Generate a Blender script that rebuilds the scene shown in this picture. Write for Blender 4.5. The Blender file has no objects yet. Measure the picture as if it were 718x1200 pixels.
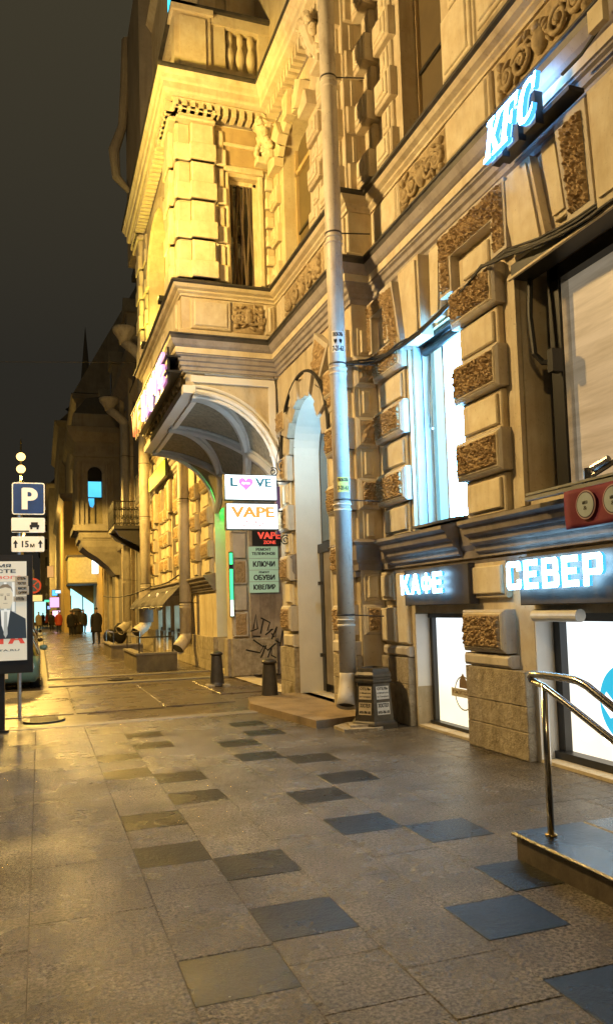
import bpy, bmesh, math, random
from mathutils import Vector, Matrix, noise
random.seed(7)
S = bpy.context.scene
C = S.collection
PI = math.pi

# ------------------------------------------------------------------ camera
cd = bpy.data.cameras.new('camera'); cam = bpy.data.objects.new('camera', cd); C.objects.link(cam)
cd.sensor_fit = 'VERTICAL'; cd.sensor_height = 24; cd.lens = 18.0; cd.shift_y = 50/1200
cd.clip_start = 0.05; cd.clip_end = 2000
Xc = (0.94466716, -0.0062516, 0.32797085); Yc = (-0.32666235, 0.07328963, 0.94229525); Zc = (-0.02992771, -0.9972911, 0.06719215)
r = Vector((Xc[0], Yc[0], Zc[0])); d = Vector((Xc[1], Yc[1], Zc[1])); f = Vector((Xc[2], Yc[2], Zc[2]))
cam.matrix_world = Matrix(((r.x, -d.x, -f.x, 0), (r.y, -d.y, -f.y, 0), (r.z, -d.z, -f.z, 1.55), (0, 0, 0, 1)))
S.camera = cam

# ------------------------------------------------------------------ night sky
w = bpy.data.worlds.new('World'); S.world = w; w.use_nodes = True
wn = w.node_tree.nodes; wl = w.node_tree.links; wn.clear()
wo = wn.new('ShaderNodeOutputWorld'); wb = wn.new('ShaderNodeBackground')
tc = wn.new('ShaderNodeTexCoord'); sep = wn.new('ShaderNodeSeparateXYZ'); rp = wn.new('ShaderNodeValToRGB')
wl.new(tc.outputs['Generated'], sep.inputs[0]); wl.new(sep.outputs['Z'], rp.inputs[0]); wl.new(rp.outputs[0], wb.inputs[0]); wl.new(wb.outputs[0], wo.inputs[0])
rp.color_ramp.elements[0].position = 0.0; rp.color_ramp.elements[0].color = (0.22, 0.185, 0.13, 1)
rp.color_ramp.elements[1].position = 0.75; rp.color_ramp.elements[1].color = (0.62, 0.52, 0.30, 1)
e = rp.color_ramp.elements.new(0.3); e.color = (0.27, 0.245, 0.19, 1)
wb.inputs[1].default_value = 0.08
S.view_settings.view_transform = 'Standard'; S.view_settings.look = 'None'
S.view_settings.exposure = 0.2; S.view_settings.gamma = 1.0; S.view_settings.use_curve_mapping = False
S.render.engine = 'CYCLES'
S.cycles.use_denoising = True
S.cycles.max_bounces = 6; S.cycles.diffuse_bounces = 3; S.cycles.glossy_bounces = 3
S.cycles.sample_clamp_indirect = 4.0
S.cycles.caustics_reflective = False; S.cycles.caustics_refractive = False

def light(kind, name, loc, energy, col, size=0.2, aim=None, spot=None, blend=0.5, sy=None, spread=None):
    l = bpy.data.lights.new(name, kind); l.energy = energy; l.color = col
    if kind in ('POINT', 'SPOT'): l.shadow_soft_size = size
    if kind == 'AREA':
        l.size = size
        if spread: l.spread = math.radians(spread)
        if sy: l.shape = 'RECTANGLE'; l.size_y = sy
    if kind == 'SPOT': l.spot_size = spot; l.spot_blend = blend
    o = bpy.data.objects.new(name, l); C.objects.link(o); o.location = loc
    if aim is not None: o.rotation_euler = (Vector(aim)-Vector(loc)).to_track_quat('-Z', 'Y').to_euler()
    return o
SOD = (1.0, 0.60, 0.125)
WARM = (1.0, 0.66, 0.26)
AMB = (1.0, 0.64, 0.07)

# ------------------------------------------------------------------ materials
MATS = {}
def mat(name, col, rough=0.7, col2=None, scale=6.0, bump=0.0, bscale=40.0, metal=0.0, dirt=0.0, dscale=1.5, dcol=(0.06, 0.05, 0.04), spec=0.5, bdist=0.01, rvar=0.0, speck=0.0):
    m = bpy.data.materials.new(name); m.use_nodes = True; nt = m.node_tree; n = nt.nodes; L = nt.links
    b = n['Principled BSDF']; b.inputs['Roughness'].default_value = rough; b.inputs['Metallic'].default_value = metal
    b.inputs['Specular IOR Level'].default_value = spec
    geo = n.new('ShaderNodeNewGeometry')
    def nz(sc, det=6, ro=0.6, stretch=None):
        t = n.new('ShaderNodeTexNoise'); t.inputs['Scale'].default_value = sc; t.inputs['Detail'].default_value = det; t.inputs['Roughness'].default_value = ro
        if stretch:
            mp = n.new('ShaderNodeMapping'); mp.inputs['Scale'].default_value = stretch
            L.new(geo.outputs['Position'], mp.inputs[0]); L.new(mp.outputs[0], t.inputs['Vector'])
        else: L.new(geo.outputs['Position'], t.inputs['Vector'])
        return t
    def ramp(src, a, bb, ca=(0, 0, 0, 1), cb=(1, 1, 1, 1)):
        q = n.new('ShaderNodeValToRGB'); q.color_ramp.elements[0].position = a; q.color_ramp.elements[1].position = bb
        q.color_ramp.elements[0].color = ca; q.color_ramp.elements[1].color = cb; L.new(src, q.inputs[0]); return q.outputs[0]
    def mix(fac, c1, c2, blend='MIX'):
        q = n.new('ShaderNodeMix'); q.data_type = 'RGBA'; q.blend_type = blend
        if isinstance(fac, (int, float)): q.inputs[0].default_value = fac
        else: L.new(fac, q.inputs[0])
        for s, c in ((q.inputs[6], c1), (q.inputs[7], c2)):
            if isinstance(c, tuple): s.default_value = (*c[:3], 1)
            else: L.new(c, s)
        return q.outputs[2]
    c2 = col2 or tuple(x*0.8 for x in col)
    out = mix(ramp(nz(scale).outputs[0], 0.35, 0.65), col, c2)
    if dirt > 0:
        f1 = ramp(nz(dscale, 8, 0.7, (1, 1, 0.35)).outputs[0], 0.52, 0.72, cb=(dirt, dirt, dirt, 1))
        out = mix(f1, out, dcol)
    if dirt > .28 and metal == 0:
        f2 = ramp(nz(7, 5, .6, (1, 1, .07)).outputs[0], .55, .80, cb=(dirt*.9,)*3+(1,)); out = mix(f2, out, dcol)
        f3 = ramp(nz(26, 4, .6).outputs[0], .62, .70, cb=(dirt*.8,)*3+(1,)); out = mix(f3, out, dcol)
    if speck > 0:
        v = nz(160, 2, 0.5)
        out = mix(ramp(v.outputs[0], 0.38, 0.62, (1-speck,)*3+(1,), (1+speck,)*3+(1,)), out, out) if False else mix(1.0, out, ramp(v.outputs[0], 0.35, 0.65, (1-speck,)*3+(1,), (1,)*3+(1,)), 'MULTIPLY')
    L.new(out, b.inputs['Base Color'])
    if rvar > 0:
        mr = n.new('ShaderNodeMapRange'); L.new(nz(1.3, 6, 0.6).outputs[0], mr.inputs[0]); mr.inputs[1].default_value = .3; mr.inputs[2].default_value = .7
        mr.inputs[3].default_value = max(0.04, rough-rvar); mr.inputs[4].default_value = rough+rvar; L.new(mr.outputs[0], b.inputs['Roughness'])
    if bump > 0:
        bp = n.new('ShaderNodeBump'); bp.inputs['Strength'].default_value = bump; bp.inputs['Distance'].default_value = bdist
        L.new(nz(bscale, 8, 0.65).outputs[0], bp.inputs['Height']); L.new(bp.outputs[0], b.inputs['Normal'])
    MATS[name] = m
    return m
def emit(name, col, st, base=(0, 0, 0)):
    m = bpy.data.materials.new(name); m.use_nodes = True; b = m.node_tree.nodes['Principled BSDF']
    b.inputs['Base Color'].default_value = (*base, 1); b.inputs['Emission Color'].default_value = (*col, 1); b.inputs['Emission Strength'].default_value = st
    b.inputs['Roughness'].default_value = 0.4
    return m
stucco = mat('stucco_cream', (.66, .59, .44), .8, (.56, .46, .30), 3, .35, 45, dirt=.62, dscale=2.2, dcol=(.30, .23, .14), bdist=.004)
panelm = mat('stucco_panel', (.74, .67, .51), .75, (.64, .54, .36), 5, .3, 60, dirt=.42, dscale=3, dcol=(.34, .25, .14), bdist=.003)
trim = mat('trim_pale', (.60, .54, .45), .7, (.50, .45, .38), 4, .25, 60, dirt=.55, dscale=2.5, dcol=(.22, .18, .13), bdist=.004)
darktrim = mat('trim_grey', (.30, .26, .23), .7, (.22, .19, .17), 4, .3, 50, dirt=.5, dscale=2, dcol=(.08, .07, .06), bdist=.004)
roughst = mat('vermiculated_stone', (.46, .33, .18), .9, (.30, .21, .11), 12, .35, 90, bdist=.006)
wallin = mat('wall_ochre', (.50, .38, .21), .85, (.42, .31, .17), 3, .2, 60, dirt=.4, dcol=(.2, .14, .08), bdist=.004)
farst0 = mat('weathered_grey_stucco', (.30, .26, .20), .85, (.22, .19, .15), 1.5, .2, 20, dirt=.5, dscale=.8, dcol=(.1, .08, .06))
lime = mat('limestone_plinth', (.50, .43, .32), .85, (.32, .27, .19), 9, 1.0, 24, dirt=.6, dscale=5, dcol=(.12, .095, .06), bdist=.03)
cornm = mat('cornice_shade_grey', (.40, .36, .345), .7, (.31, .28, .265), 4, .25, 60, dirt=.5, dscale=2.5, dcol=(.13, .11, .09), bdist=.004)  # grey puts the shade of the downward mouldings into the colour
zinc = mat('zinc_flashing', (.10, .09, .08), .5, (.05, .05, .05), 5, .2, 30, metal=.4)
relief_m = mat('relief_stone', (.52, .41, .24), .8, (.34, .26, .15), 12, .4, 60, dirt=.5, dscale=8, dcol=(.12, .09, .05), bdist=.006)
pipem = mat('painted_pipe', (.66, .60, .50), .45, (.58, .53, .45), 6, .15, 30, dirt=.6, dscale=5, dcol=(.2, .14, .09), bdist=.004)
iron = mat('cast_iron', (.035, .032, .03), .45, (.06, .05, .04), 10, .4, 40, bdist=.004)
steel = mat('brushed_steel', (.62, .60, .56), .18, (.5, .48, .45), 10, 0, metal=1.0)
blackp = mat('black_metal', (.02, .02, .02), .4)
darkglass = mat('dark_glass', (.012, .012, .014), .04, spec=.9)
brownglass = mat('brown_blind', (.16, .12, .06), .5, (.12, .09, .05), 2)
whitep = mat('white_reveal', (.82, .80, .76), .6, (.76, .74, .70), 3, .1, 40)
cablem = mat('cable_rubber', (.02, .018, .016), .6)
asph = mat('asphalt_wet', (.10, .085, .065), .42, (.05, .045, .04), 5, .5, 90, bdist=.006, rvar=.15)
roadm = mat('road_asphalt', (.045, .043, .04), .4, (.03, .03, .03), 4, .5, 90, bdist=.006, rvar=.15)
kerbm = mat('kerb_granite', (.26, .23, .20), .5, (.2, .18, .16), 20, .3, 90, bdist=.004)
blkw = mat('black_paint', (.015, .015, .015), .5)
bwhite = mat('paper_white', (.78, .76, .70), .7, (.7, .68, .62), 10)

def granite(name, c1, c2, rough, rv, bs, spec=.5):
    m = bpy.data.materials.new(name); m.use_nodes = True; nt = m.node_tree; n = nt.nodes; L = nt.links; b = n['Principled BSDF']
    geo = n.new('ShaderNodeNewGeometry'); at = n.new('ShaderNodeAttribute'); at.attribute_name = 'tone'
    def nz(sc, det, ro, off=None):
        t = n.new('ShaderNodeTexNoise'); t.inputs['Scale'].default_value = sc; t.inputs['Detail'].default_value = det; t.inputs['Roughness'].default_value = ro
        L.new(geo.outputs['Position'], t.inputs['Vector']); return t
    r1 = n.new('ShaderNodeValToRGB'); L.new(nz(52, 8, .74).outputs[0], r1.inputs[0])
    r1.color_ramp.elements[0].position = .43; r1.color_ramp.elements[0].color = (*c2, 1)
    r1.color_ramp.elements[1].position = .58; r1.color_ramp.elements[1].color = (*c1, 1)
    mx = n.new('ShaderNodeMix'); mx.data_type = 'RGBA'; mx.blend_type = 'MULTIPLY'; mx.inputs[0].default_value = 1
    L.new(r1.outputs[0], mx.inputs[6]); L.new(at.outputs['Color'], mx.inputs[7])
    # wear stains
    r2 = n.new('ShaderNodeValToRGB'); L.new(nz(1.7, 10, .72).outputs[0], r2.inputs[0])
    r2.color_ramp.elements[0].position = .35; r2.color_ramp.elements[0].color = (.42, .38, .32, 1); r2.color_ramp.elements[1].position = .62; r2.color_ramp.elements[1].color = (1.08, 1.05, 1, 1)
    m2 = n.new('ShaderNodeMix'); m2.data_type = 'RGBA'; m2.blend_type = 'MULTIPLY'; m2.inputs[0].default_value = 1
    L.new(mx.outputs[2], m2.inputs[6]); L.new(r2.outputs[0], m2.inputs[7]); L.new(m2.outputs[2], b.inputs['Base Color'])
    mr = n.new('ShaderNodeMapRange'); L.new(nz(1.1, 6, .6).outputs[0], mr.inputs[0]); mr.inputs[1].default_value = .35; mr.inputs[2].default_value = .65
    mr.inputs[3].default_value = rough-rv; mr.inputs[4].default_value = rough+rv; L.new(mr.outputs[0], b.inputs['Roughness'])
    bp = n.new('ShaderNodeBump'); bp.inputs['Strength'].default_value = bs; bp.inputs['Distance'].default_value = .013
    ad = n.new('ShaderNodeMath'); ad.operation = 'ADD'; L.new(nz(38, 6, .7).outputs[0], ad.inputs[0]); L.new(nz(7, 3, .5).outputs[0], ad.inputs[1])
    L.new(ad.outputs[0], bp.inputs['Height']); L.new(bp.outputs[0], b.inputs['Normal'])
    b.inputs['Specular IOR Level'].default_value = spec
    return m
slabm = granite('granite_slab', (.27, .25, .225), (.030, .028, .026), .25, .08, 1.0, .5)
wetm = granite('wet_granite_slab', (.22, .19, .16), (.07, .06, .05), .24, .08, .5, .6)
tilem = granite('dark_granite_tile', (.012, .017, .019), (.004, .006, .007), .28, .07, .6, .38)
jointm = mat('joint_grout', (.055, .045, .035), .7)

# ------------------------------------------------------------------ object helpers
def link(name, me, m, parent=None, smooth=False):
    o = bpy.data.objects.new(name, me); C.objects.link(o)
    for x in (m if isinstance(m, (list, tuple)) else [m]): me.materials.append(x)
    if smooth:
        for p in me.polygons: p.use_smooth = True
    if parent:
        o.parent = parent
        o.matrix_parent_inverse = Matrix.Translation(-Vector(origin_of(parent)))
    return o
def origin_of(p):   # children are built in world space: only a top-level parent has an offset
    return p.location if p.parent is None else Vector((0, 0, 0))
def tag(o, label=None, cat=None, group=None, kind=None):
    if label: o['label'] = label
    if cat: o['category'] = cat
    if group: o['group'] = group
    if kind: o['kind'] = kind
    return o
def thing(name, label, cat, loc=(0, 0, 0), group=None):
    o = bpy.data.objects.new(name, None); C.objects.link(o); o.location = loc; o.empty_display_size = .2
    return tag(o, label, cat, group)
def dup(root, dx, label=None, mats=None):
    def cp(o, par):
        c = o.copy(); C.objects.link(c)
        if par: c.parent = par
        for k in o.children: cp(k, c)
        return c
    r2 = cp(root, None); r2.location = Vector(root.location)+Vector(dx)
    if label: r2['label'] = label
    return r2

def FX(X0):   # facade facing -X: u = y, v = z, w = out
    return lambda u, v, w: (X0-w, u, v)
def FY(Y0):   # facing the camera (-Y): u = x
    return lambda u, v, w: (u, Y0-w, v)
ID = lambda u, v, w: (u, v, w)

class MB:
    def __init__(s): s.v = []; s.f = []; s.m = []
    def add(s, vs, fs, m=0):
        b = len(s.v); s.v += [tuple(x) for x in vs]; s.f += [tuple(b+i for i in q) for q in fs]; s.m += [m]*len(fs)
    def box(s, x0, x1, y0, y1, z0, z1, m=0, F=ID):
        vs = [F(x, y, z) for z in (z0, z1) for y in (y0, y1) for x in (x0, x1)]
        s.add(vs, [(0, 2, 3, 1), (4, 5, 7, 6), (0, 1, 5, 4), (2, 6, 7, 3), (0, 4, 6, 2), (1, 3, 7, 5)], m)
    def panel(s, F, u0, u1, v0, v1, w0, w1, c=.02, m=0):
        """block standing out from w0 to w1 with a chamfered front edge"""
        c = min(c, abs(u1-u0)*.4, abs(v1-v0)*.4); k = min(c, abs(w1-w0)*.9)
        rings = [(0, w0), (0, w1-k), (c, w1)]
        vs = [F(a, b, q) for (i, q) in rings for (a, b) in ((u0+i, v0+i), (u1-i, v0+i), (u1-i, v1-i), (u0+i, v1-i))]
        fs = [(3, 2, 1, 0), (8, 9, 10, 11)]
        for r_ in (0, 4):
            for j in range(4): fs.append((r_+j, r_+(j+1) % 4, r_+4+(j+1) % 4, r_+4+j))
        s.add(vs, fs, m)
    def poly(s, F, pts, w0, w1, m=0):
        n = len(pts)
        vs = [F(a, b, w0) for a, b in pts]+[F(a, b, w1) for a, b in pts]
        s.add(vs, [tuple(range(n))[::-1], tuple(range(n, 2*n))]+[(j, (j+1) % n, n+(j+1) % n, n+j) for j in range(n)], m)
    def rough(s, F, q, w0, amp=.035, cell=.0135, m=0, seed=0.0):
        if seed > 50 and F is not N: cell = .035
        amp *= 1.15
        """lumpy vermiculated face on a quad q = 4 (u,v) corners"""
        (a, b), (c, d_), (e_, f_), (g, h) = q
        W = math.dist(q[0], q[1]); H = math.dist(q[1], q[2]); nu = max(3, int(W/cell)); nv = max(3, int(H/cell))
        vs = []
        for j in range(nv+1):
            t = j/nv
            for i in range(nu+1):
                x = i/nu
                u = (a*(1-x)+c*x)*(1-t)+(g*(1-x)+e_*x)*t; v = (b*(1-x)+d_*x)*(1-t)+(h*(1-x)+f_*x)*t
                if i in (0, nu) or j in (0, nv): hh = 0
                else:
                    p = Vector((u*20+seed, v*24, seed*3.1)); p = p+.45*noise.noise_vector(p*.9); dd = noise.voronoi(p)[0]
                    hh = amp*(min(1, (dd[1]-dd[0])*2.6))**.7+amp*.25*noise.noise(p*2.3)
                    hh = max(hh, .004)
                vs.append(F(u, v, w0+hh))
        fs = [(j*(nu+1)+i, j*(nu+1)+i+1, (j+1)*(nu+1)+i+1, (j+1)*(nu+1)+i) for j in range(nv) for i in range(nu)]
        s.add(vs, fs, m)
    def tube(s, pts, r_, n=8, m=0, cap=True, F=ID):
        P = [Vector(F(*p)) for p in pts]; rr = r_ if isinstance(r_, (list, tuple)) else [r_]*len(P)
        t0 = (P[1]-P[0]).normalized(); up = Vector((0, 0, 1)) if abs(t0.z) < .9 else Vector((1, 0, 0))
        nrm = t0.cross(up).normalized(); vs = []
        for i, p in enumerate(P):
            t = ((P[min(i+1, len(P)-1)]-P[i-1 if i else 0])).normalized()
            nrm = (nrm-t*nrm.dot(t)).normalized(); bn = t.cross(nrm)
            for k in range(n):
                a = 2*PI*k/n; vs.append(p+(nrm*math.cos(a)+bn*math.sin(a))*rr[i])
        fs = [(i*n+k, i*n+(k+1) % n, (i+1)*n+(k+1) % n, (i+1)*n+k) for i in range(len(P)-1) for k in range(n)]
        if cap: fs += [tuple(range(n))[::-1], tuple(range((len(P)-1)*n, len(P)*n))]
        s.add(vs, fs, m)
    def lathe(s, cx, cy, prof, n=16, m=0, F=None):
        vs = []
        for (r_, z) in prof:
            for k in range(n):
                a = 2*PI*k/n; p = (cx+r_*math.cos(a), cy+r_*math.sin(a), z); vs.append(p if F is None else F(*p))
        fs = [(i*n+k, i*n+(k+1) % n, (i+1)*n+(k+1) % n, (i+1)*n+k) for i in range(len(prof)-1) for k in range(n)]
        fs += [tuple(range(n))[::-1], tuple(range((len(prof)-1)*n, len(prof)*n))]
        s.add(vs, fs, m)
    def ell(s, F, cu, cv, cw, ru, rv, rw, rot=0, m=0, n=8, k=5):
        vs = []; ca, sa = math.cos(rot), math.sin(rot)
        for j in range(k+1):
            t = PI*j/k
            for i in range(n):
                a = 2*PI*i/n; x = ru*math.sin(t)*math.cos(a); y = rv*math.cos(t); z = rw*math.sin(t)*math.sin(a)
                vs.append(F(cu+x*ca-y*sa, cv+x*sa+y*ca, cw+z))
        s.add(vs, [(j*n+i, j*n+(i+1) % n, (j+1)*n+(i+1) % n, (j+1)*n+i) for j in range(k) for i in range(n)], m)
    def sweep(s, path, prof, m=0, seg_m=None):
        """cornice: plan path (x,y), profile [(out,z)]; outward = left of travel"""
        P = [Vector(p) for p in path]; np_ = len(prof); N = []
        for i in range(len(P)):
            def nor(a, b):
                t = (b-a).normalized(); return Vector((-t.y, t.x))
            if i == 0: q = nor(P[0], P[1])
            elif i == len(P)-1: q = nor(P[-2], P[-1])
            else:
                a = nor(P[i-1], P[i]); b = nor(P[i], P[i+1]); q = a+b; q = q/max(.2, (q.length_squared/2))
            N.append(q)
        vs = [(P[i].x+N[i].x*o, P[i].y+N[i].y*o, z) for i in range(len(P)) for (o, z) in prof]
        fs = []; ms = []
        for i in range(len(P)-1):
            for j in range(np_-1):
                fs.append((i*np_+j, i*np_+j+1, (i+1)*np_+j+1, (i+1)*np_+j)); ms.append(seg_m[j] if seg_m else m)
        fs += [tuple(range(np_)), tuple(range((len(P)-1)*np_, len(P)*np_))[::-1]]; ms += [m, m]
        b = len(s.v); s.v += vs; s.f += [tuple(b+i for i in q) for q in fs]; s.m += ms
    def wall(s, F, u0, u1, v0, v1, holes, depth=.4, m=0, mr=None):
        """wall sheet with openings; hole = (u0,u1,v0,v1[,'arch'])"""
        mr = m if mr is None else mr
        us = sorted({u0, u1, *[h[0] for h in holes], *[h[1] for h in holes]}); vv = sorted({v0, v1, *[h[2] for h in holes], *[h[3] for h in holes]})
        us = [u for u in us if u0 <= u <= u1]; vv = [v for v in vv if v0 <= v <= v1]
        for a, b in zip(us, us[1:]):
            for c, d_ in zip(vv, vv[1:]):
                mu, mv = (a+b)/2, (c+d_)/2
                if any(h[0] < mu < h[1] and h[2] < mv < h[3] for h in holes): continue
                s.add([F(a, c, 0), F(b, c, 0), F(b, d_, 0), F(a, d_, 0)], [(0, 1, 2, 3)], m)
        for h in holes:
            a, b, c, d_ = h[:4]
            if len(h) > 4:
                ra = (b-a)/2; uc = (a+b)/2; vs_ = d_-ra*h[5] if len(h) > 5 else d_-ra; rv = d_-vs_; n = 20
                arc = [(uc+ra*math.cos(PI*k/n), vs_+rv*math.sin(PI*k/n)) for k in range(n+1)]
                for (x0, y0), (x1, y1) in zip(arc, arc[1:]):
                    s.add([F(x0, y0, 0), F(x0, d_, 0), F(x1, d_, 0), F(x1, y1, 0)], [(0, 1, 2, 3)], m)
                    s.add([F(x0, y0, 0), F(x1, y1, 0), F(x1, y1, -depth), F(x0, y0, -depth)], [(0, 1, 2, 3)], mr)
                top = vs_
            else:
                top = d_; s.add([F(a, d_, 0), F(b, d_, 0), F(b, d_, -depth), F(a, d_, -depth)], [(0, 1, 2, 3)], mr)
            s.add([F(a, c, 0), F(a, top, 0), F(a, top, -depth), F(a, c, -depth)], [(0, 1, 2, 3)], mr)
            s.add([F(b, c, 0), F(b, top, 0), F(b, top, -depth), F(b, c, -depth)], [(0, 1, 2, 3)], mr)
            s.add([F(a, c, 0), F(b, c, 0), F(b, c, -depth), F(a, c, -depth)], [(0, 1, 2, 3)], mr)
    def build(s, name, m, parent=None, smooth=False, recalc=True, merge=False):
        me = bpy.data.meshes.new(name); me.from_pydata(s.v, [], s.f)
        for p, mi in zip(me.polygons, s.m): p.material_index = mi
        if recalc or merge:
            bm = bmesh.new(); bm.from_mesh(me)
            if merge: bmesh.ops.remove_doubles(bm, verts=bm.verts, dist=.0004)
            bmesh.ops.recalc_face_normals(bm, faces=bm.faces); bm.to_mesh(me); bm.free()
        me.update()
        return link(name, me, m, parent, smooth)

FONT = None
def text(name, s, F, u0, u1, v0, v1, w0, th, m, parent=None, flip=False, bold=0.0, shear=0.0, mside=None):
    """lettering fitted into u0..u1 x v0..v1 on frame F; flip for facades where u runs right to left"""
    c = bpy.data.curves.new('lettering', 'FONT'); c.body = s; c.size = 1; c.extrude = .5; c.offset = min(bold, .014); c.shear = shear; c.resolution_u = 4
    o = bpy.data.objects.new('lettering_tmp', c); C.objects.link(o)
    dg = bpy.context.evaluated_depsgraph_get(); dg.update()
    me = bpy.data.meshes.new_from_object(o.evaluated_get(dg)); bpy.data.objects.remove(o); bpy.data.curves.remove(c)
    if bold > .015:
        bm = bmesh.new(); bm.from_mesh(me); src = bm.verts[:] + bm.edges[:] + bm.faces[:]
        for kx, kz in ((-bold*.7, .02), (bold*.7, .04), (0, .06)):
            g_ = bmesh.ops.duplicate(bm, geom=src)['geom']
            for v in g_:
                if isinstance(v, bmesh.types.BMVert): v.co.x += kx; v.co.y += (bold*.5 if kx == 0 else 0); v.co.z += kz
        bm.to_mesh(me); bm.free()
    xs = [v.co.x for v in me.vertices]; ys = [v.co.y for v in me.vertices]
    ax, bx, ay, by = min(xs), max(xs), min(ys), max(ys)
    for v in me.vertices:
        x = (v.co.x-ax)/(bx-ax); y = (v.co.y-ay)/(by-ay); z = v.co.z+.5
        u = u1+(u0-u1)*x if flip else u0+(u1-u0)*x
        v.co = F(u, v0+(v1-v0)*y, w0+th*z)
    me.materials.clear(); me.update()
    mats = [m] if mside is None else [m, mside]
    ob = link(name, me, mats, parent)
    n0 = Vector(F(0, 0, 1))-Vector(F(0, 0, 0))
    bm = bmesh.new(); bm.from_mesh(me); bmesh.ops.recalc_face_normals(bm, faces=bm.faces)
    if mside is not None:
        for f_ in bm.faces: f_.material_index = 0 if abs(f_.normal.dot(n0)) > .5 else 1
    bm.to_mesh(me); bm.free()
    return ob

# ================================================================== THE GROUND
KX = 0.02
def slabs():
    mb = MB(); tones = []
    rnd = random.Random(3)
    DK = {0: [3.31, 5.04, 5.90, 7.66, 8.55], 1: [3.76, 4.63, 6.47, 7.30, 9.12, 9.93],
          3: [2.56, 3.38, 5.16, 6.06, 7.91, 8.77], 4: [3.84, 4.77, 6.58, 7.55, 9.36, 10.17], 6: [1.7], 7: []}
    cols = [(-3.0, -1.9), (-1.9, -.95), (-.95, -.06), (-.06, .563), (.563, 1.005), (1.005, 1.452), (1.452, 1.928), (1.928, 2.385), (2.385, 2.86), (2.86, 3.42), (3.42, 3.95)]
    g = .0022
    def slab(x0, x1, y0, y1, dark=False):
        z = rnd.uniform(-.0010, .0010); c = .0022
        x0 += g; x1 -= g; y0 += g; y1 -= g
        vs = [(x0, y0, -.03), (x1, y0, -.03), (x1, y1, -.03), (x0, y1, -.03), (x0, y0, z-c), (x1, y0, z-c), (x1, y1, z-c), (x0, y1, z-c), (x0+c, y0+c, z), (x1-c, y0+c, z), (x1-c, y1-c, z), (x0+c, y1-c, z)]
        fs = [(8, 9, 10, 11)]+[(r_+j, r_+(j+1) % 4, r_+4+(j+1) % 4, r_+4+j) for r_ in (0, 4) for j in range(4)]
        mb.add(vs, fs, int(dark)); t = rnd.uniform(.93, 1.06); tones.extend([t]*len(fs))
    for ci, (x0, x1) in enumerate(cols):
        k = {4: 0, 5: 1, 7: 3, 8: 4}.get(ci)
        if x1 < -.9 and False: continue
        if k is None:
            y = -1.5+rnd.uniform(0, .5)
            while y < 11.1:
                h = rnd.choice([.44, .87, .87, 1.1]) if ci > 3 else rnd.choice([.6, .9, 1.2])
                y1 = min(y+h, 11.15)
                if 11.15-y1 < .2: y1 = 11.15
                slab(x0, x1, y, y1); y = y1
        else:
            y = -1.5; dl = DK[k]
            for c_ in dl+[99]:
                a = c_-.212
                end = min(a, 11.15)
                while y < end-.02:
                    h = .44 if end-y < .7 else (.87 if end-y > 1.2 else (end-y)/1)
                    y1 = min(y+h, end)
                    if end-y1 < .1: y1 = end
                    slab(x0, x1, y, y1); y = y1
                if c_ == 99: break
                slab(x0, x1, a, c_+.212, True); y = c_+.212
    # little setts along the house wall
    y = -1.0
    row = 0
    while y < 9.6:
        x = 3.95-(.16 if y < 7.5 else 0)
        x = 3.95
        while x < 4.9:
            slab(x, min(x+.158, 4.98), y, y+.158); x += .158
        y += .158; row += 1
    x_ = 3.95
    while y < 11.1: slab(3.95, 4.9, y, min(y+.6, 11.15)); y += .6
    # far side pavement beyond the driveway
    yy = 19.6
    while yy < 70:
        x = .2
        hh = .62 if yy < 45 else 1.3
        off = rnd.uniform(0, .4)
        while x < 4.9:
            wd = rnd.choice([.62, .62, .93]); slab(x, min(x+wd, 4.95), yy, yy+hh, 2); x += wd
        yy += hh
    o = mb.build('pavement_slabs', [slabm, tilem, wetm], recalc=False)
    ca = o.data.color_attributes.new('tone', 'FLOAT_COLOR', 'CORNER')
    for p, t in zip(o.data.polygons, tones):
        for li in p.loop_indices: ca.data[li].color = (t, t*.99, t*.97, 1)
    tag(o, kind='structure')
slabs()
g = MB(); g.box(-3.0, 6.2, -3, 11.16, -.3, -.0045); g.box(.16, 6.2, 19.55, 300, -.3, -.012)
tag(g.build('pavement_bed', jointm), kind='structure')
# the driveway crossing: worn asphalt with old patches
g = MB(); n = 46
for (x0, x1, y0, y1, nx, ny) in ((-1.0, 5.9, 11.16, 19.55, 46, 60),):
    vs = []
    for j in range(ny+1):
        for i in range(nx+1):
            x = x0+(x1-x0)*i/nx; y = y0+(y1-y0)*j/ny
            z = -.018-.012*noise.noise(Vector((x*.8, y*.8, 2)))
            z += .01 if j in (0, ny) else 0
            vs.append((x, y, z))
    g.add(vs, [(j*(nx+1)+i, j*(nx+1)+i+1, (j+1)*(nx+1)+i+1, (j+1)*(nx+1)+i) for j in range(ny) for i in range(nx)])
drivem = mat('driveway_flags', (.17, .13, .09), .30, (.09, .07, .05), 2.2, .5, 60, dirt=.8, dscale=.7, dcol=(.05, .04, .03), bdist=.008, rvar=.12)
tag(g.build('driveway', drivem, smooth=True), kind='structure')
g = MB(); rr = random.Random(5)
for k in range(11):      # flush granite flags in the driveway
    y = 11.25+k*.0
for (x0, x1, y0, y1) in [(-.9, .5, 12.6, 14.9), (.52, 1.9, 12.6, 14.9), (1.92, 3.1, 12.7, 14.9), (-.9, .5, 14.92, 16.8), (.52, 1.9, 14.92, 16.8), (1.92, 3.1, 14.92, 16.8), (3.12, 4.0, 14.0, 16.8)]:
    g.panel(lambda u, v, w_: (u, v, w_), x0+.008, x1-.008, y0+.008, y1-.008, -.05, .0, .008)
tag(g.build('driveway_flags', drivem), kind='structure')
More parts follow.
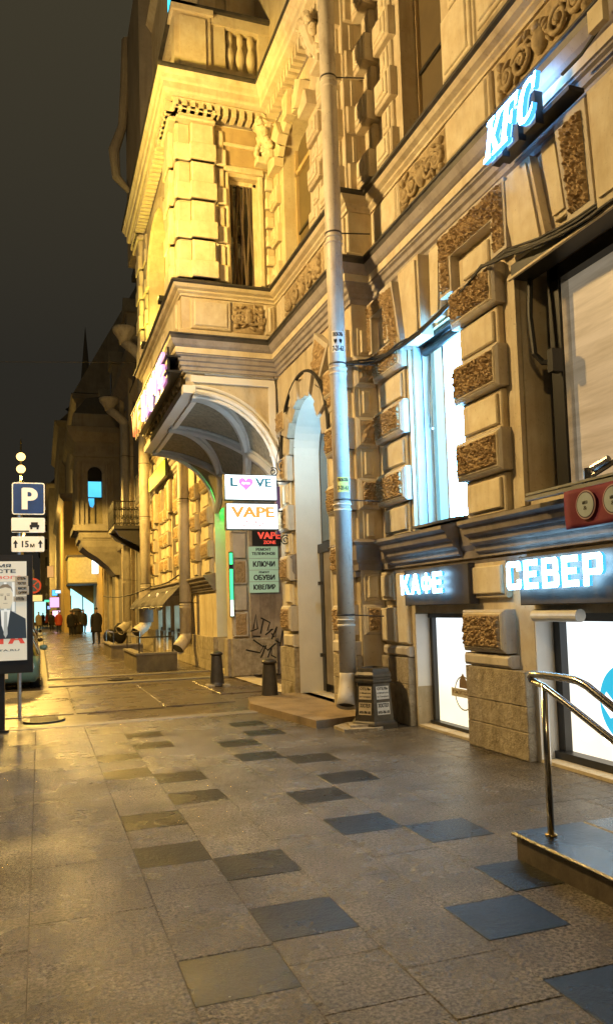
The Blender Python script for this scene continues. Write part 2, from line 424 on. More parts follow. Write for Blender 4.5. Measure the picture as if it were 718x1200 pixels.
g = MB(); g.panel(ID, -1.0, 4.2, 11.17, 11.42, -.1, .006, .01); g.panel(ID, .0, 4.3, 17.4, 17.7, -.1, .012, .01); g.panel(ID, .16, 4.3, 19.35, 19.6, -.1, .01, .01)
tag(g.build('driveway_kerb', kerbm), kind='structure')
g = MB(); g.box(-3.0, -2.86, -3, 16.5, -.3, .008); g.box(-3.0, .02, 16.5, 16.64, -.3, .008); g.box(.02, .16, 16.5, 300, -.3, .008)
tag(g.build('kerb', kerbm), kind='structure')
g = MB(); g.box(-3.0, -1.0, 11.16, 16.5, -.3, -.01)
tag(g.build('pavement_edge', asph), kind='structure')
g = MB(); g.box(-40, 400, -400, 900, -.5, -.14)
tag(g.build('ground', roadm), kind='structure')
g = MB(); g.box(-14, 8, -80, 600, -.16, -.13)
tag(g.build('road', roadm), kind='structure')
for (x, y, lab) in ((1.75, 18.4, 'round iron manhole cover in the driveway patch near the kerb'), (.05, 12.1, 'round iron manhole cover at the left end of the driveway')):
    g = MB(); g.lathe(x, y, [(.30, -.03), (.30, .006), (.27, .008), (.25, .003), (.0001, .003)], 28)
    for a in range(-4, 5): g.box(x-.2, x+.2, y+a*.05-.008, y+a*.05+.008, .003, .01)
    tag(g.build('manhole_cover', iron), lab, 'manhole cover')

# ================================================================== THE MAIN HOUSE
H = thing('corner_house', 'ornate cream stucco house with rusticated stone blocks, cornices and a projecting bay along the pavement', 'building', (4.5, 9, 0))
N = FX(4.5); Lf = FX(4.15)
YB = 13.2; XO = 2.4; YE = 18.6
PATH = [(4.5, -4), (4.5, 9.7), (4.15, 9.7), (4.15, YB), (XO, YB), (XO, YE), (4.15, YE), (4.15, 33.5)]
# ---- walls
mb = MB()
near_holes = [(7.5, 8.82, .03, 1.42), (3.6, 6.32, .03, 1.42), (7.42, 8.6, 2.5, 4.85), (3.2, 6.28, 2.5, 4.78)]
mb.wall(N, -4, 9.7, 0, 6.4, near_holes, .42, 0)
mb.wall(N, -4, 9.7, 6.4, 16, [(7.55, 8.6, 7.55, 10.9), (4.6, 5.7, 7.55, 10.9)], .35, 0)
mb.box(9.7, 9.72, 0, 16, .0, .35, 0, F=N)
mb.wall(Lf, 9.7, 33.5, 0, 7.2, [(10.78, 12.38, .1, 4.95, 'arch'), (13.3, 17.25, .0, 5.0, 'arch', .8), (17.7, 18.75, .1, 4.95, 'arch'),
                                 (24.2, 25.2, .2, 1.7), (26.0, 27.0, .2, 1.7), (27.8, 28.8, .2, 1.7),
                                 (24.2, 25.3, 2.5, 4.8), (27.4, 28.5, 2.5, 4.8)], .45, 0)
mb.wall(Lf, 9.7, YB, 7.2, 16, [(11.2, 12.55, 7.5, 9.85, 'arch', .35)], .3, 0)
mb.wall(Lf, YB, 33.5, 7.2, 16, [(24, 25.2, 7.9, 10.4), (28, 29.2, 7.9, 10.4)], .3, 0)
mb.box(33.5, 33.52, 0, 16, -6, 0, 0, F=Lf)
mb.box(9.69, 9.70, 0, 16, -.35, 0, 0, F=Lf)
mb.build('wall', stucco, H)
# ---- roof slab (closes the house)
mb = MB(); mb.box(3.9, 16, -4, 33.5, 16, 16.3); mb.box(4.9, 16, -4, -3.98, 0, 16); mb.build('roof', zinc, H)

# ---- plinth of rough limestone
def plinth(F, u0, u1, v1, w_):
    mb = MB(); cuts = [0, .27, .52, v1]
    for a, b in zip(cuts, cuts[1:]):
        n_ = max(1, int((u1-u0)/.62)); us = [u0+(u1-u0)*i/n_ for i in range(n_+1)]
        for p_, q_ in zip(us, us[1:]): mb.panel(F, p_+.002, q_-.002, a+.002, b-.002, -.02, w_+random.uniform(-.006, .006), .008)
    mb.build('plinth', lime, H)
for a, b in ((6.36, 7.46), (8.86, 9.66), (2.4, 3.56), (-3, 2.3)): plinth(N, a, b, .86, .1)
for a, b in ((9.72, 10.6), (12.42, 13.2), (17.3, 17.66), (18.8, 24.1), (25.25, 25.95), (27.05, 27.75), (28.85, 33)): plinth(Lf, a, b, .86, .1)
for a in (8.82, 6.32):   # white plaster reveals of the basement windows
    mb = MB(); mb.box(a-.014, a-.002, .5 if a > 7 else .03, 1.41, -.4, -.005, 0, F=N); mb.build('window_reveal', whitep, H)

# ---- rustication: alternating rough framed blocks and smooth panels
ROWS = [1.14, 2.0, 2.86, 3.72, 4.58]
def rough_block(mb, F, u0, u1, v0, v1, w_, seed, fr=.055):
    mb.panel(F, u0, u1, v0, v1, 0, w_, .022, 0)
    mb.panel(F, u0+fr*.55, u1-fr*.55, v0+fr*.55, v1-fr*.55, w_-.001, w_+.016, .012, 1)
    mb.rough(F, [(u0+fr, v0+fr), (u1-fr, v0+fr), (u1-fr, v1-fr), (u0+fr, v1-fr)], w_+.017, .03, .0135, 2, seed)
def smooth_block(mb, F, u0, u1, v0, v1, w_):
    mb.panel(F, u0, u1, v0, v1, 0, w_, .012, 1)
    mb.panel(F, u0+.05, u1-.05, v0+.045, v1-.045, w_-.002, w_+.035, .012, 3)
RM = [trim, stucco, roughst, panelm]
def column(F, u0, u1, vlo, vhi, seed, wd=.15, ws=.07, name='quoin_column', strip=None):
    mb = MB()
    for k, z in enumerate(ROWS):
        if z+.42 <= vhi+.05 and z >= vlo-.02:
            rough_block(mb, F, u0-.012, u1+.012, z, min(z+.43, vhi), wd, seed+k*7.3)
        a, b = z+.445, z+.845
        if a >= vlo-.02 and b <= vhi+.05: smooth_block(mb, F, u0+.05, u1-.05, a, b, ws)
    if strip: mb.box(strip[0], strip[1], vlo, vhi, -.02, .03, 1, F=F)
    return mb.build(name, RM, H)
column(N, 6.53, 7.38, 2.45, 5.0, 1)
column(N, 8.66, 9.5, 2.45, 5.0, 11)
column(Lf, 9.74, 10.5, 2.45, 5.6, 21)
column(FY(9.7), 4.16, 4.46, 2.45, 5.6, 31, wd=.05, ws=.02, name='quoin_return')
column(Lf, 12.44, 12.92, .88, 5.0, 41)
for i, (a, b) in enumerate(((19.0, 19.9), (20.6, 21.3), (22.3, 23.2), (23.35, 24.1), (25.4, 26.1), (26.3, 27.2), (28.6, 29.4), (30, 30.9), (31.6, 32.6))): column(Lf, a, b, 2.45, 5.0, 51+i*9)
# below the ledge, one part per pier
mb = MB()
rough_block(mb, N, 6.62, 7.42, 1.02, 1.46, .14, 5); smooth_block(mb, N, 6.66, 7.38, 1.58, 1.96, .06); mb.panel(N, 6.58, 7.46, .87, 1.0, 0, .12, .03, 0); mb.build('basement_pier', RM, H)
mb = MB(); rough_block(mb, N, 2.6, 3.5, 1.02, 1.46, .14, 6); mb.build('basement_pier', RM, H)
mb = MB(); mb.panel(N, 8.86, 9.6, .87, 1.0, 0, .1, .03, 0); mb.panel(N, 8.9, 9.2, 1.03, 1.95, 0, .07, .02, 3)
smooth_block(mb, N, 9.25, 9.62, 1.6, 1.98, .08); mb.panel(N, 9.22, 9.66, 1.05, 1.5, 0, .1, .02, 3); mb.build('basement_pier', RM, H)
mb = MB(); a, b = 9.8, 10.5
rough_block(mb, Lf, a, b, 1.14, 1.55, .12, 8); smooth_block(mb, Lf, a+.05, b-.05, 1.6, 1.98, .06); rough_block(mb, Lf, a, b, 2.0, 2.42, .12, 9)
mb.panel(Lf, a-.05, b+.05, .87, 1.05, 0, .12, .03, 0)
rough_block(mb, FY(9.7), 4.17, 4.45, 1.14, 1.55, .05, 15); smooth_block(mb, FY(9.7), 4.19, 4.43, 1.6, 1.98, .03); mb.build('basement_pier', RM, H)
mb = MB(); mb.panel(Lf, 12.42, 12.96, .87, 1.08, 0, .12, .03, 0); mb.build('basement_pier', RM, H)

# ---- flat arches over the windows (splayed stones with a stepped key)
def lintel(F, stones, foc, z0, z1, seed):
    """splayed stones: (u0, u1, kind, out, drop)"""
    mb = MB()
    def up(u, z): t = (z-foc[1])/(z0-foc[1]); return foc[0]+(u-foc[0])*t
    for i, (u0, u1, kd, wd, dz) in enumerate(stones):
        za = z0+.02-dz
        q = [(up(u0, za), za), (up(u1, za), za), (up(u1, z1), z1), (up(u0, z1), z1)]
        mb.poly(F, q, 0, wd, 0 if kd == 'r' else 1)
        cu = sum(p[0] for p in q)/4; cv = sum(p[1] for p in q)/4
        if kd == 'r': mb.rough(F, [(cu+(p[0]-cu)*.72, cv+(p[1]-cv)*.84) for p in q], wd+.006, .032, .0145, 2, seed+i)
        else: mb.poly(F, [(cu+(p[0]-cu)*.8, cv+(p[1]-cv)*.88) for p in q], wd, wd+.025, 3)
    mb.build('window_head', RM, H)
lintel(N, [(8.62, 8.9, 'r', .15, .1), (8.03, 8.45, 's', .17, .12), (7.72, 7.93, 's', .08, 0)], (8.0, 2.2), 4.86, 5.76, 3)
lintel(N, [(5.72, 6.2, 's', .09, .05), (5.42, 5.62, 's', .05, -.1), (5.0, 5.34, 'r', .15, .1), (4.5, 4.95, 's', .17, .15), (4.1, 4.45, 'r', .15, .1), (3.2, 4.0, 's', .09, 0)], (4.7, 0), 4.86, 5.76, 13)
for c_ in (24.75, 27.95): lintel(Lf, [(c_-.9, c_-.55, 'r', .14, .1), (c_-.5, c_-.2, 's', .08, 0), (c_-.17, c_+.17, 's', .2, .15), (c_+.2, c_+.5, 's', .08, 0), (c_+.55, c_+.9, 'r', .14, .1)], (c_, 2.5), 4.85, 5.76, 50+c_)
def uframe(F, u0, u1, z0, z1, leg, top, seed):
    """rough stone frame, an upside down U over a pier, with a smooth stone inside"""
    mb = MB(); wd = .13
    mb.poly(F, [(u0, z0), (u0+leg, z0), (u0+leg, z1-top), (u1-leg, z1-top), (u1-leg, z0), (u1, z0), (u1, z1), (u0, z1)], 0, wd, 0)
    e = .035
    mb.rough(F, [(u0+e, z0+e), (u0+leg-e, z0+e), (u0+leg-e, z1-top), (u0+e, z1-top)], wd+.004, .032, .0145, 2, seed)
    mb.rough(F, [(u1-leg+e, z0+e), (u1-e, z0+e), (u1-e, z1-top), (u1-leg+e, z1-top)], wd+.004, .032, .0145, 2, seed+1)
    mb.rough(F, [(u0+e, z1-top+e*.2), (u1-e, z1-top+e*.2), (u1-e, z1-e), (u0+e, z1-e)], wd+.004, .032, .0145, 2, seed+2)
    mb.panel(F, u0+leg+.07, u1-leg-.07, z0, z1-top-.08, 0, .07, .02, 1); mb.panel(F, u0+leg+.12, u1-leg-.2, z0+.03, z1-top-.13, .068, .10, .012, 3)
    mb.build('pillar_head', RM, H)
uframe(N, 6.28, 7.62, 5.03, 5.75, .26, .32, 31)
uframe(N, 9.02, 9.68, 5.03, 5.75, .14, .22, 37)
# window surround strips
for (a, b, z1_, w0_, w1_) in ((7.40, 7.46, 4.86, -.30, -.12), (8.56, 8.62, 4.86, -.30, -.12), (6.3, 6.40, 4.8, -.05, .05), (6.41, 6.5, 4.8, -.05, .02), (8.62, 8.68, 4.86, -.02, .05)):
    mb = MB(); mb.box(a, b, 2.46, z1_, w0_, w1_, 0, F=N); mb.build('window_surround', whitep if w0_ < -.2 else stucco, H)

# ---- cornices
def prof_steps(steps): return steps
mb = MB()   # ledge over the basement
PL = [(4.5, -4), (4.5, 9.7), (4.15, 9.7), (4.15, 10.85)]
prL = [(0, 2.02), (.06, 2.02), (.06, 2.06), (.10, 2.08), (.11, 2.14), (.17, 2.17), (.18, 2.23), (.24, 2.26), (.26, 2.33), (.31, 2.36), (.31, 2.40), (0, 2.46)]
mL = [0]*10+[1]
mb.sweep([(4.5, 7.5), (4.5, 9.3)], prL, 0, mL)
mb.sweep([(4.5, -4), (4.5, 7.16)], prL, 0, mL)
small = [(0, 2.02), (.05, 2.02), (.05, 2.10), (.09, 2.16), (.09, 2.36), (.13, 2.40), (0, 2.46)]
mb.sweep([(4.5, 7.16), (4.5, 7.5)], small, 0); mb.sweep([(4.5, 9.3), (4.5, 9.7), (4.15, 9.7), (4.15, 10.6)], small, 0)
mb.sweep([(4.15, 12.42), (4.15, 12.96)], small, 0)
mb.sweep([(4.15, 18.9), (4.15, 33.5)], prL, 0, mL)
mb.sweep([(4.15, 9.7), (4.15, 10.0)], [(0, 1.93), (.07, 1.93), (.07, 2.0), (0, 2.0)], 0)
mb.sweep([(4.5, -4), (4.5, 9.7)], [(0, 1.93), (.045, 1.93), (.07, 1.99), (0, 1.995)], 0)
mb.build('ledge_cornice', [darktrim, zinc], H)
bx = MB(); bx.build_name = 0
# cornice above the ground floor, running round the bay
mb = MB()
pr = [(0, 5.76), (.03, 5.76), (.03, 5.82), (.06, 5.84), (.06, 5.90), (.09, 5.92), (.10, 5.98), (.13, 6.0), (.13, 6.02), (.15, 6.03), (.15, 6.13), (.17, 6.14), (.20, 6.17), (.24, 6.25), (.25, 6.31), (.27, 6.32), (.27, 6.345), (0, 6.40)]
mm = [0]*9+[2]+[0]*3+[1]*4
mb.sweep(PATH, pr, 0, mm)
mb.build('string_cornice', [cornm, zinc, panelm], H)
mb = MB()
pr = [(0, 7.10), (.03, 7.10), (.03, 7.14), (.07, 7.17), (.07, 7.20), (.13, 7.23), (.16, 7.28), (.20, 7.30), (.20, 7.335), (0, 7.38)]
mb.sweep(PATH, pr, 0, [0]*6+[1]*3)
mb.sweep(PATH, [(0, 6.40), (.07, 6.40), (.07, 6.47), (.04, 6.50), (0, 6.50)], 0)
mb.build('sill_cornice', [stucco, zinc], H)
# crowning cornice of the bay and of the wall beside it
mb = MB()
TOPP = [(4.15, 9.7), (4.15, YB), (XO, YB), (XO, YE), (4.15, YE), (4.15, 33.5)]
pr = [(0, 10.52), (.03, 10.52), (.05, 10.58), (.05, 10.62), (.10, 10.64), (.28, 10.68), (.30, 10.72), (.30, 10.84), (.33, 10.87), (.35, 10.94), (.40, 11.02), (.42, 11.06), (.42, 11.10), (0, 11.2)]
mb.sweep(TOPP, pr, 0, [0]*10+[1]*3)
mb.build('crown_cornice', [panelm, zinc], H)
def dentils(F, u0, u1, v0, v1, w0, w1, step):
    mb = MB(); mb.box(u0, u1, v1-.012, v1+.01, w0, w1+.01, 0, F=F)
    n_ = int((u1-u0)/step)
    for i in range(n_): a = u0+(i+.25)*step; mb.box(a, a+step*.55, v0, v1, w0, w1, 0, F=F)
    mb.box(u0, u1, v0-.03, v1, 0, w0, 1, F=F)  # darker backing paints in the shade of the gaps
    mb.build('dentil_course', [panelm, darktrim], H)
dentils(FY(YB), XO-.15, 4.1, 10.42, 10.60, .02, .24, .15); dentils(FX(XO), YB-.15, YE, 10.42, 10.60, .02, .24, .16); dentils(Lf, 9.75, YB-.1, 10.42, 10.60, .02, .20, .15)

# ---- frieze under the upper windows: panels and carved reliefs
def relief(F, u0, u1, v0, v1, seed, name='carved_relief'):
    mb = MB(); rr = random.Random(seed); W = u1-u0; Hh = v1-v0; c = (u0+u1)/2; cv = (v0+v1)/2
    mb.panel(F, u0, u1, v0, v1, 0, .02, .01)
    def blob(u, v, ru, rv, rot, wd=.05): mb.ell(F, u, v, .03, ru, rv, wd, rot)
    for sx in (-1, 1):
        for (cu, r0, dirn) in ((.20, Hh*.30, 1), (.36, Hh*.2, -1)):
            pts = []; k = 26
            for i in range(k):
                a = dirn*i*.42+.4; q = r0*(1-i/k*.85); pts.append((c+sx*(cu*W+q*math.cos(a)), cv+q*math.sin(a)*.95-.02, .045+.02*i/k))
            mb.tube(pts, [.028*(1-i/k*.5)*Hh/.6+.006 for i in range(k)], 6, F=F)
            blob(c+sx*cu*W, cv, .045, .045, 0, .07)
        for i in range(9):
            a = rr.uniform(-1.2, 1.2); blob(c+sx*W*rr.uniform(.08, .46), cv+Hh*rr.uniform(-.4, .4), Hh*.045, Hh*rr.uniform(.1, .17), a, .045)
        for i in range(4): blob(c+sx*(W*.44), v0+Hh*(.2+.2*i), Hh*.09, Hh*.09, 0, .06)
    blob(c, cv, Hh*.2, Hh*.26, 0, .08); blob(c, cv+Hh*.22, Hh*.12, Hh*.12, 0, .1)
    for i in range(7): a = -1.2+i*.4; blob(c+math.sin(a)*Hh*.24, cv-.02+math.cos(a)*Hh*.26, Hh*.04, Hh*.12, -a, .06)
    return mb.build(name, relief_m, H, smooth=True)
def fpan(F, u0, u1, v0, v1):
    mb = MB(); mb.panel(F, u0, u1, v0, v1, 0, .05, .02, 0); mb.panel(F, u0+.06, u1-.06, v0+.05, v1-.05, .048, .075, .02, 1); mb.build('frieze_panel', [stucco, panelm], H)
V0, V1 = 6.52, 7.07
for (a, b) in ((8.72, 9.6), (6.55, 7.5), (4.0, 4.9)): fpan(N, a, b, V0, V1)
for (a, b) in ((9.8, 10.5), (12.65, 12.98)): fpan(Lf, a, b, V0, V1)
fpan(FY(YB), 2.55, 3.28, V0, V1); fpan(FY(YB), 3.92, 4.1, V0, V1)
for a in (13.35, 15.0, 16.6): fpan(FX(XO), a, a+1.4, V0, V1)
for a in (20, 22.2, 24.4, 26.6, 28.8): fpan(Lf, a, a+1.6, V0, V1)
relief(N, 7.55, 8.66, V0, V1, 1); relief(N, 5.0, 6.45, V0, V1, 2); relief(Lf, 10.7, 12.55, V0, V1, 3); relief(FY(YB), 3.34, 3.88, V0, V1, 4)

# ---- upper storey, near part
def stack(F, u0, u1, v0, v1, pitch, name, wd=.14, fr=True):
    mb = MB(); z = v0
    i = 0
    while z+pitch <= v1+.01:
        a, b = (u0, u1) if i % 2 == 0 else (u0+.07, u1-.07)
        ww = wd if i % 2 == 0 else wd*.45
        mb.panel(F, a, b, z+.01, z+pitch-.01, 0, ww, .02, 0)
        if fr and b-a > .3:
            mb.panel(F, a+.06, b-.06, z+.06, z+pitch-.06, ww-.002, ww+.025, .012, 1)
            mb.panel(F, a+.12, b-.12, z+.11, z+pitch-.11, ww+.022, ww+.045, .012, 1)
        z += pitch; i += 1
    return mb.build(name, [stucco, panelm], H)
stack(N, 8.72, 9.2, 7.4, 14, .42, 'upper_quoins', .12); stack(N, 9.26, 9.66, 7.4, 14, .42, 'upper_quoins', .22)
stack(Lf, 9.76, 10.45, 7.4, 10.4, .42, 'upper_quoins'); stack(FY(9.7), 4.17, 4.4, 7.4, 10.4, .42, 'upper_quoins', .05, False)
stack(N, 6.7, 7.42, 7.4, 14, .84, 'upper_quoins', .1); stack(N, 5.8, 6.6, 7.4, 14, .84, 'upper_quoins', .16)
stack(Lf, 12.72, 13.1, 7.4, 10.2, .35, 'upper_quoins', .1); stack(Lf, 10.55, 11.05, 7.4, 9.3, .35, 'upper_quoins', .1)
# stepped stones round the arched window left of the downpipe
mb = MB()
cu, cv, ru, rv = 11.875, 9.38, .675, .47
for k in range(9):
    a0 = PI*(k+.06)/9; a1 = PI*(k+.94)/9; o_ = .42 if k % 2 == 0 else .30; wd = .17 if k % 2 == 0 else .10
    q = [(cu+ru*math.cos(a0), cv+rv*math.sin(a0)), (cu+(ru+o_)*math.cos(a0), cv+(rv+o_)*math.sin(a0)), (cu+(ru+o_)*math.cos(a1), cv+(rv+o_)*math.sin(a1)), (cu+ru*math.cos(a1), cv+rv*math.sin(a1))]
    mb.poly(Lf, q, 0, wd, 0)
mb.build('arch_stones', panelm, H)
# big consoles with carved foliage under the crown cornice
def console(F, u, v, sc, name='carved_console'):
    mb = MB(); pts = [(u, v+.55*sc, .38*sc), (u, v+.5*sc, .30*sc), (u, v+.36*sc, .26*sc), (u, v+.2*sc, .2*sc), (u, v+.05*sc, .1*sc), (u, v-.05*sc, .06*sc)]
    mb.tube(pts, [.13*sc, .12*sc, .10*sc, .09*sc, .07*sc, .03*sc], 10, F=F)
    rr = random.Random(int(u*10))
    for i in range(30):
        t = rr.random(); mb.ell(F, u+rr.uniform(-.16, .16)*sc, v+t*.6*sc, (.10+.26*t)*sc, .05*sc, .09*sc, .06*sc, rr.uniform(-1, 1))
    for s_ in (-1, 1):
        sp = [(u+s_*.1*sc+.08*sc*(1-i/20)*math.cos(i*.5)*s_, v+.5*sc+.09*sc*(1-i/20)*math.sin(i*.5), .36*sc) for i in range(20)]
        mb.tube(sp, .025*sc, 6, F=F)
    mb.panel(F, u-.17*sc, u+.17*sc, v-.16*sc, v-.04*sc, 0, .2*sc, .02)
    mb.build(name, panelm, H, smooth=False)
console(FY(YB), 3.98, 9.85, 1.05); console(Lf, 12.95, 9.85, 1.0); console(Lf, 10.4, 9.85, 1.0)

# ---- the door arch on the set forward part
mb = MB(); cu, cv, ra = 11.58, 4.15, .8
for k in range(9):
    a0 = PI*(k+.03)/9; a1 = PI*(k+.97)/9; o_ = .30+.07*(k % 2); wd = .15 if k % 2 else .10
    if .3 < (a0+a1)/2 < 2.9 or True:
        q = [(cu+ra*math.cos(a0), cv+ra*math.sin(a0)), (cu+(ra+o_)*math.cos(a0), cv+(ra+o_)*math.sin(a0)), (cu+(ra+o_)*math.cos(a1), cv+(ra+o_)*math.sin(a1)), (cu+ra*math.cos(a1), cv+ra*math.sin(a1))]
        mb.poly(Lf, q, 0, wd, 0)
        m_ = [(a+b)/2 for a, b in zip(q[1], q[2])]
# fan of rough stones outside it
for k, a in enumerate((2.15, 2.75)):
    q = [(cu+(ra+.34)*math.cos(a-.2), cv+(ra+.34)*math.sin(a-.2)), (cu+(ra+.95)*math.cos(a-.2), cv+(ra+.95)*math.sin(a-.2)), (cu+(ra+.95)*math.cos(a+.2), cv+(ra+.95)*math.sin(a+.2)), (cu+(ra+.34)*math.cos(a+.2), cv+(ra+.34)*math.sin(a+.2))]
    mb.poly(Lf, q, 0, .12, 0); cu2 = sum(p[0] for p in q)/4; cv2 = sum(p[1] for p in q)/4
    mb.rough(Lf, [(cu2+(p[0]-cu2)*.75, cv2+(p[1]-cv2)*.75) for p in q], .125, .03, .0145, 2, 90+k)
mb.tube([(cu+(ra+.37)*math.cos(PI*i/20), cv+(ra+.37)*math.sin(PI*i/20), .13) for i in range(21)], .03, 6, 1, F=Lf)
mb.build('door_arch', [trim, cablem, roughst], H)
# smooth lining of the door recess
mb = MB()
for u in (10.78, 12.38): mb.box(u-.012 if u > 12 else u+.002, u-.002 if u > 12 else u+.012, .1, 4.15, -.44, .02, 0, F=Lf)
for i in range(20):
    a0, a1 = PI*i/20, PI*(i+1)/20
    mb.add([Lf(cu+.79*math.cos(a), cv+.79*math.sin(a), w_) for a, w_ in ((a0, .02), (a1, .02), (a1, -.44), (a0, -.44))], [(0, 1, 2, 3)])
mb.build('door_lining', whitep, H, merge=True)
D = MB(); D.box(10.79, 12.37, .1, 4.95, -.47, -.44, 0, F=Lf); D.build('door_back', blackp, H)
D = MB()
D.box(12.2, 12.34, .12, 2.5, -.44, -.38, 0, F=Lf); D.box(11.75, 12.13, .25, 2.45, -.44, -.37, 1, F=Lf); D.box(11.05, 11.7, .25, 2.45, -.44, -.37, 1, F=Lf)
D.box(10.82, 12.34, 2.45, 2.6, -.44, -.35, 0, F=Lf)
dr = D.build('door', [blackp, mat('door_slats', (.30, .25, .18), .6, (.2, .16, .1), 3, 0)], H)
D = MB(); D.box(12.14, 12.19, .7, .76, -.37, -.28, 0, F=Lf); D.box(12.14, 12.19, 1.9, 1.96, -.37, -.28, 0, F=Lf); D.build('hinge', iron, dr)
D = MB(); pts = [(cu+.66*math.cos(PI*i/16), 4.0+.66*math.sin(PI*i/16)) for i in range(17)]
D.poly(Lf, [(cu+.66, 2.65)]+pts+[(cu-.66, 2.65)], -.43, -.41, 0)
D.build('fanlight', mat('blue_glass', (.06, .09, .10), .08, spec=.9), H)

# ---- recess under the bay: dark passage, facing wall with the notice boards
mb = MB()
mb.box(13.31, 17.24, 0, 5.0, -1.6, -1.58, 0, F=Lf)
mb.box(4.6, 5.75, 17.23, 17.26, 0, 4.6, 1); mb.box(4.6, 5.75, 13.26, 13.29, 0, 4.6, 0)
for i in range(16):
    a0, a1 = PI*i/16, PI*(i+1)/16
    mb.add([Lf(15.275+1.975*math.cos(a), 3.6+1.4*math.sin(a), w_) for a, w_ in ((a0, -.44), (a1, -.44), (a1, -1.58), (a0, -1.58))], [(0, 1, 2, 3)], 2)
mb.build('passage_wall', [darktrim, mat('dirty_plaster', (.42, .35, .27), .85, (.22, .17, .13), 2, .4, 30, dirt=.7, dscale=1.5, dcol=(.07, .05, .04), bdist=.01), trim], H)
mb = MB()  # voussoir ring of the passage niche on the facing wall
for k in range(7):
    a0 = PI*(k+.05)/7; a1 = PI*(k+.9)/7; F_ = FY(17.23)
    q = [(4.98+.62*math.cos(t)*(1 if s_ == 0 else 1.35), 3.55+.85*math.sin(t)*(1 if s_ == 0 else 1.3)) for t, s_ in ((a0, 0), (a0, 1), (a1, 1), (a1, 0))]
    mb.poly(F_, q, 0, .08, 0)
mb.build('niche_arch', trim, H)
mb = MB()  # pilaster at the far side of the passage, facing us
F_ = FY(17.25)
for k, z in enumerate((.9, 1.5, 2.1, 2.7, 3.3, 3.9)):
    if k % 2: mb.panel(F_, 4.18, 4.5, z, z+.57, -.02, .1, .02, 1)
    else: mb.rough(F_, [(4.22, z+.04), (4.48, z+.04), (4.48, z+.53), (4.22, z+.53)], .08, .02, .03, 0, k); mb.panel(F_, 4.17, 4.53, z, z+.57, -.02, .08, .02, 1)
mb.panel(F_, 4.12, 5.2, 0, .86, -.02, .12, .03, 2)
mb.build('passage_pilaster', [roughst, trim, lime], H)

# ---- the vault that carries the bay
mb = MB(); NV = 18
def qa(i, off=0): a = PI/2*i/NV; return (4.15-(1.52+off)*math.sin(a)-.0, 4.15+(1.28+off)*math.cos(a)-1.28+0) if False else (4.12-(1.58)*(1-math.cos(a)) if False else 0, 0)
def arc(i, g_=0.0):   # from the wall (i=0, low) to the outer beam (i=NV, high)
    a = PI/2*i/NV
    return (2.58-g_*0+ (1.55-g_)*math.cos(a), 3.95+(1.42-g_)*math.sin(a))
for i in range(NV):
    (x0, z0), (x1, z1) = arc(i), arc(i+1)
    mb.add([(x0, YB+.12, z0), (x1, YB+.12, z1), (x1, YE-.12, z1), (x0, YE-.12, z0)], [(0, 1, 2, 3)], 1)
# near and far face spandrels with arch mouldings
for yy, s_ in ((YB+.10, 1), (YE-.10, -1)):
    for i in range(NV):
        (x0, z0), (x1, z1) = arc(i), arc(i+1)
        mb.add([(x0, yy, z0), (x0, yy, 5.8), (x1, yy, 5.8), (x1, yy, z1)], [(0, 1, 2, 3)], 0)
    for (g0, w_, rr_) in ((-.03, .05, .05), (-.14, .02, .03), (.05, .02, .035)):
        mb.tube([(arc(i, g0)[0], yy-s_*w_, arc(i, g0)[1]) for i in range(NV+1)], rr_, 6, 2)
    # panel frame of the spandrel
    mb.box(2.55, 4.1, yy-s_*.05, yy+s_*.0, 5.58, 5.70, 2); mb.box(3.98, 4.1, yy-s_*.05, yy, 4.3, 5.58, 2); mb.box(2.8, 4.1, yy-s_*.06, yy-s_*.0, 5.72, 5.8, 2)
# outer beam
mb.box(XO+.0, 2.62, YB+.0, YE-.0, 5.36, 5.50, 2); mb.box(XO+.06, 2.6, YB+.06, YE-.06, 5.5, 5.80, 0)
mb.box(2.62, 2.72, YB+.12, YE-.12, 5.32, 5.42, 2)
# ribs crossing on the vault
for sgn in (1, -1):
    for (o1, wd, m_) in ((0, .09, 2), (.22, .03, 2), (-.22, .03, 2)):
        for (ys, ye) in ((15.9, YB+.2), (15.9, YE-.2), (YB+.2, 15.9), (YE-.2, 15.9)):
            pts = []
            for i in range(NV+1):
                x, z = arc(i, .02); t = math.sin(PI/2*i/NV) if True else i/NV
                pts.append((x, ys+(ye-ys)*t+o1, z))
            mb.tube(pts, wd*1.0, 6, m_)
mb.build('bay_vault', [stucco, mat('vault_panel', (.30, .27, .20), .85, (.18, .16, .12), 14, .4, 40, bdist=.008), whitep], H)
# tower body of the bay, solid between vault and balcony
BY = FY(YB); BX = FX(XO)
mb = MB()
mb.wall(BY, XO, 4.15, 5.78, 10.9, [(3.30, 3.86, 7.42, 9.45)], .3, 0)
mb.wall(BX, YB, YE, 5.78, 10.9, [(14.6, 17.2, 7.42, 9.9, 'arch', .75)], .35, 0)
mb.wall(FX(-4.15) if False else (lambda u, v, w_: (u, YE+w_, v)), XO, 4.15, 5.78, 10.9, [], .3, 0)
mb.box(XO, 4.15, YB, YE, 5.74, 5.78, 0)
mb.build('bay_wall', stucco, H)
mb = MB(); mb.box(3.08, 4.12, 9.66, 10.36, 0, .012, 0, F=BY); mb.build('ochre_field', wallin, H)
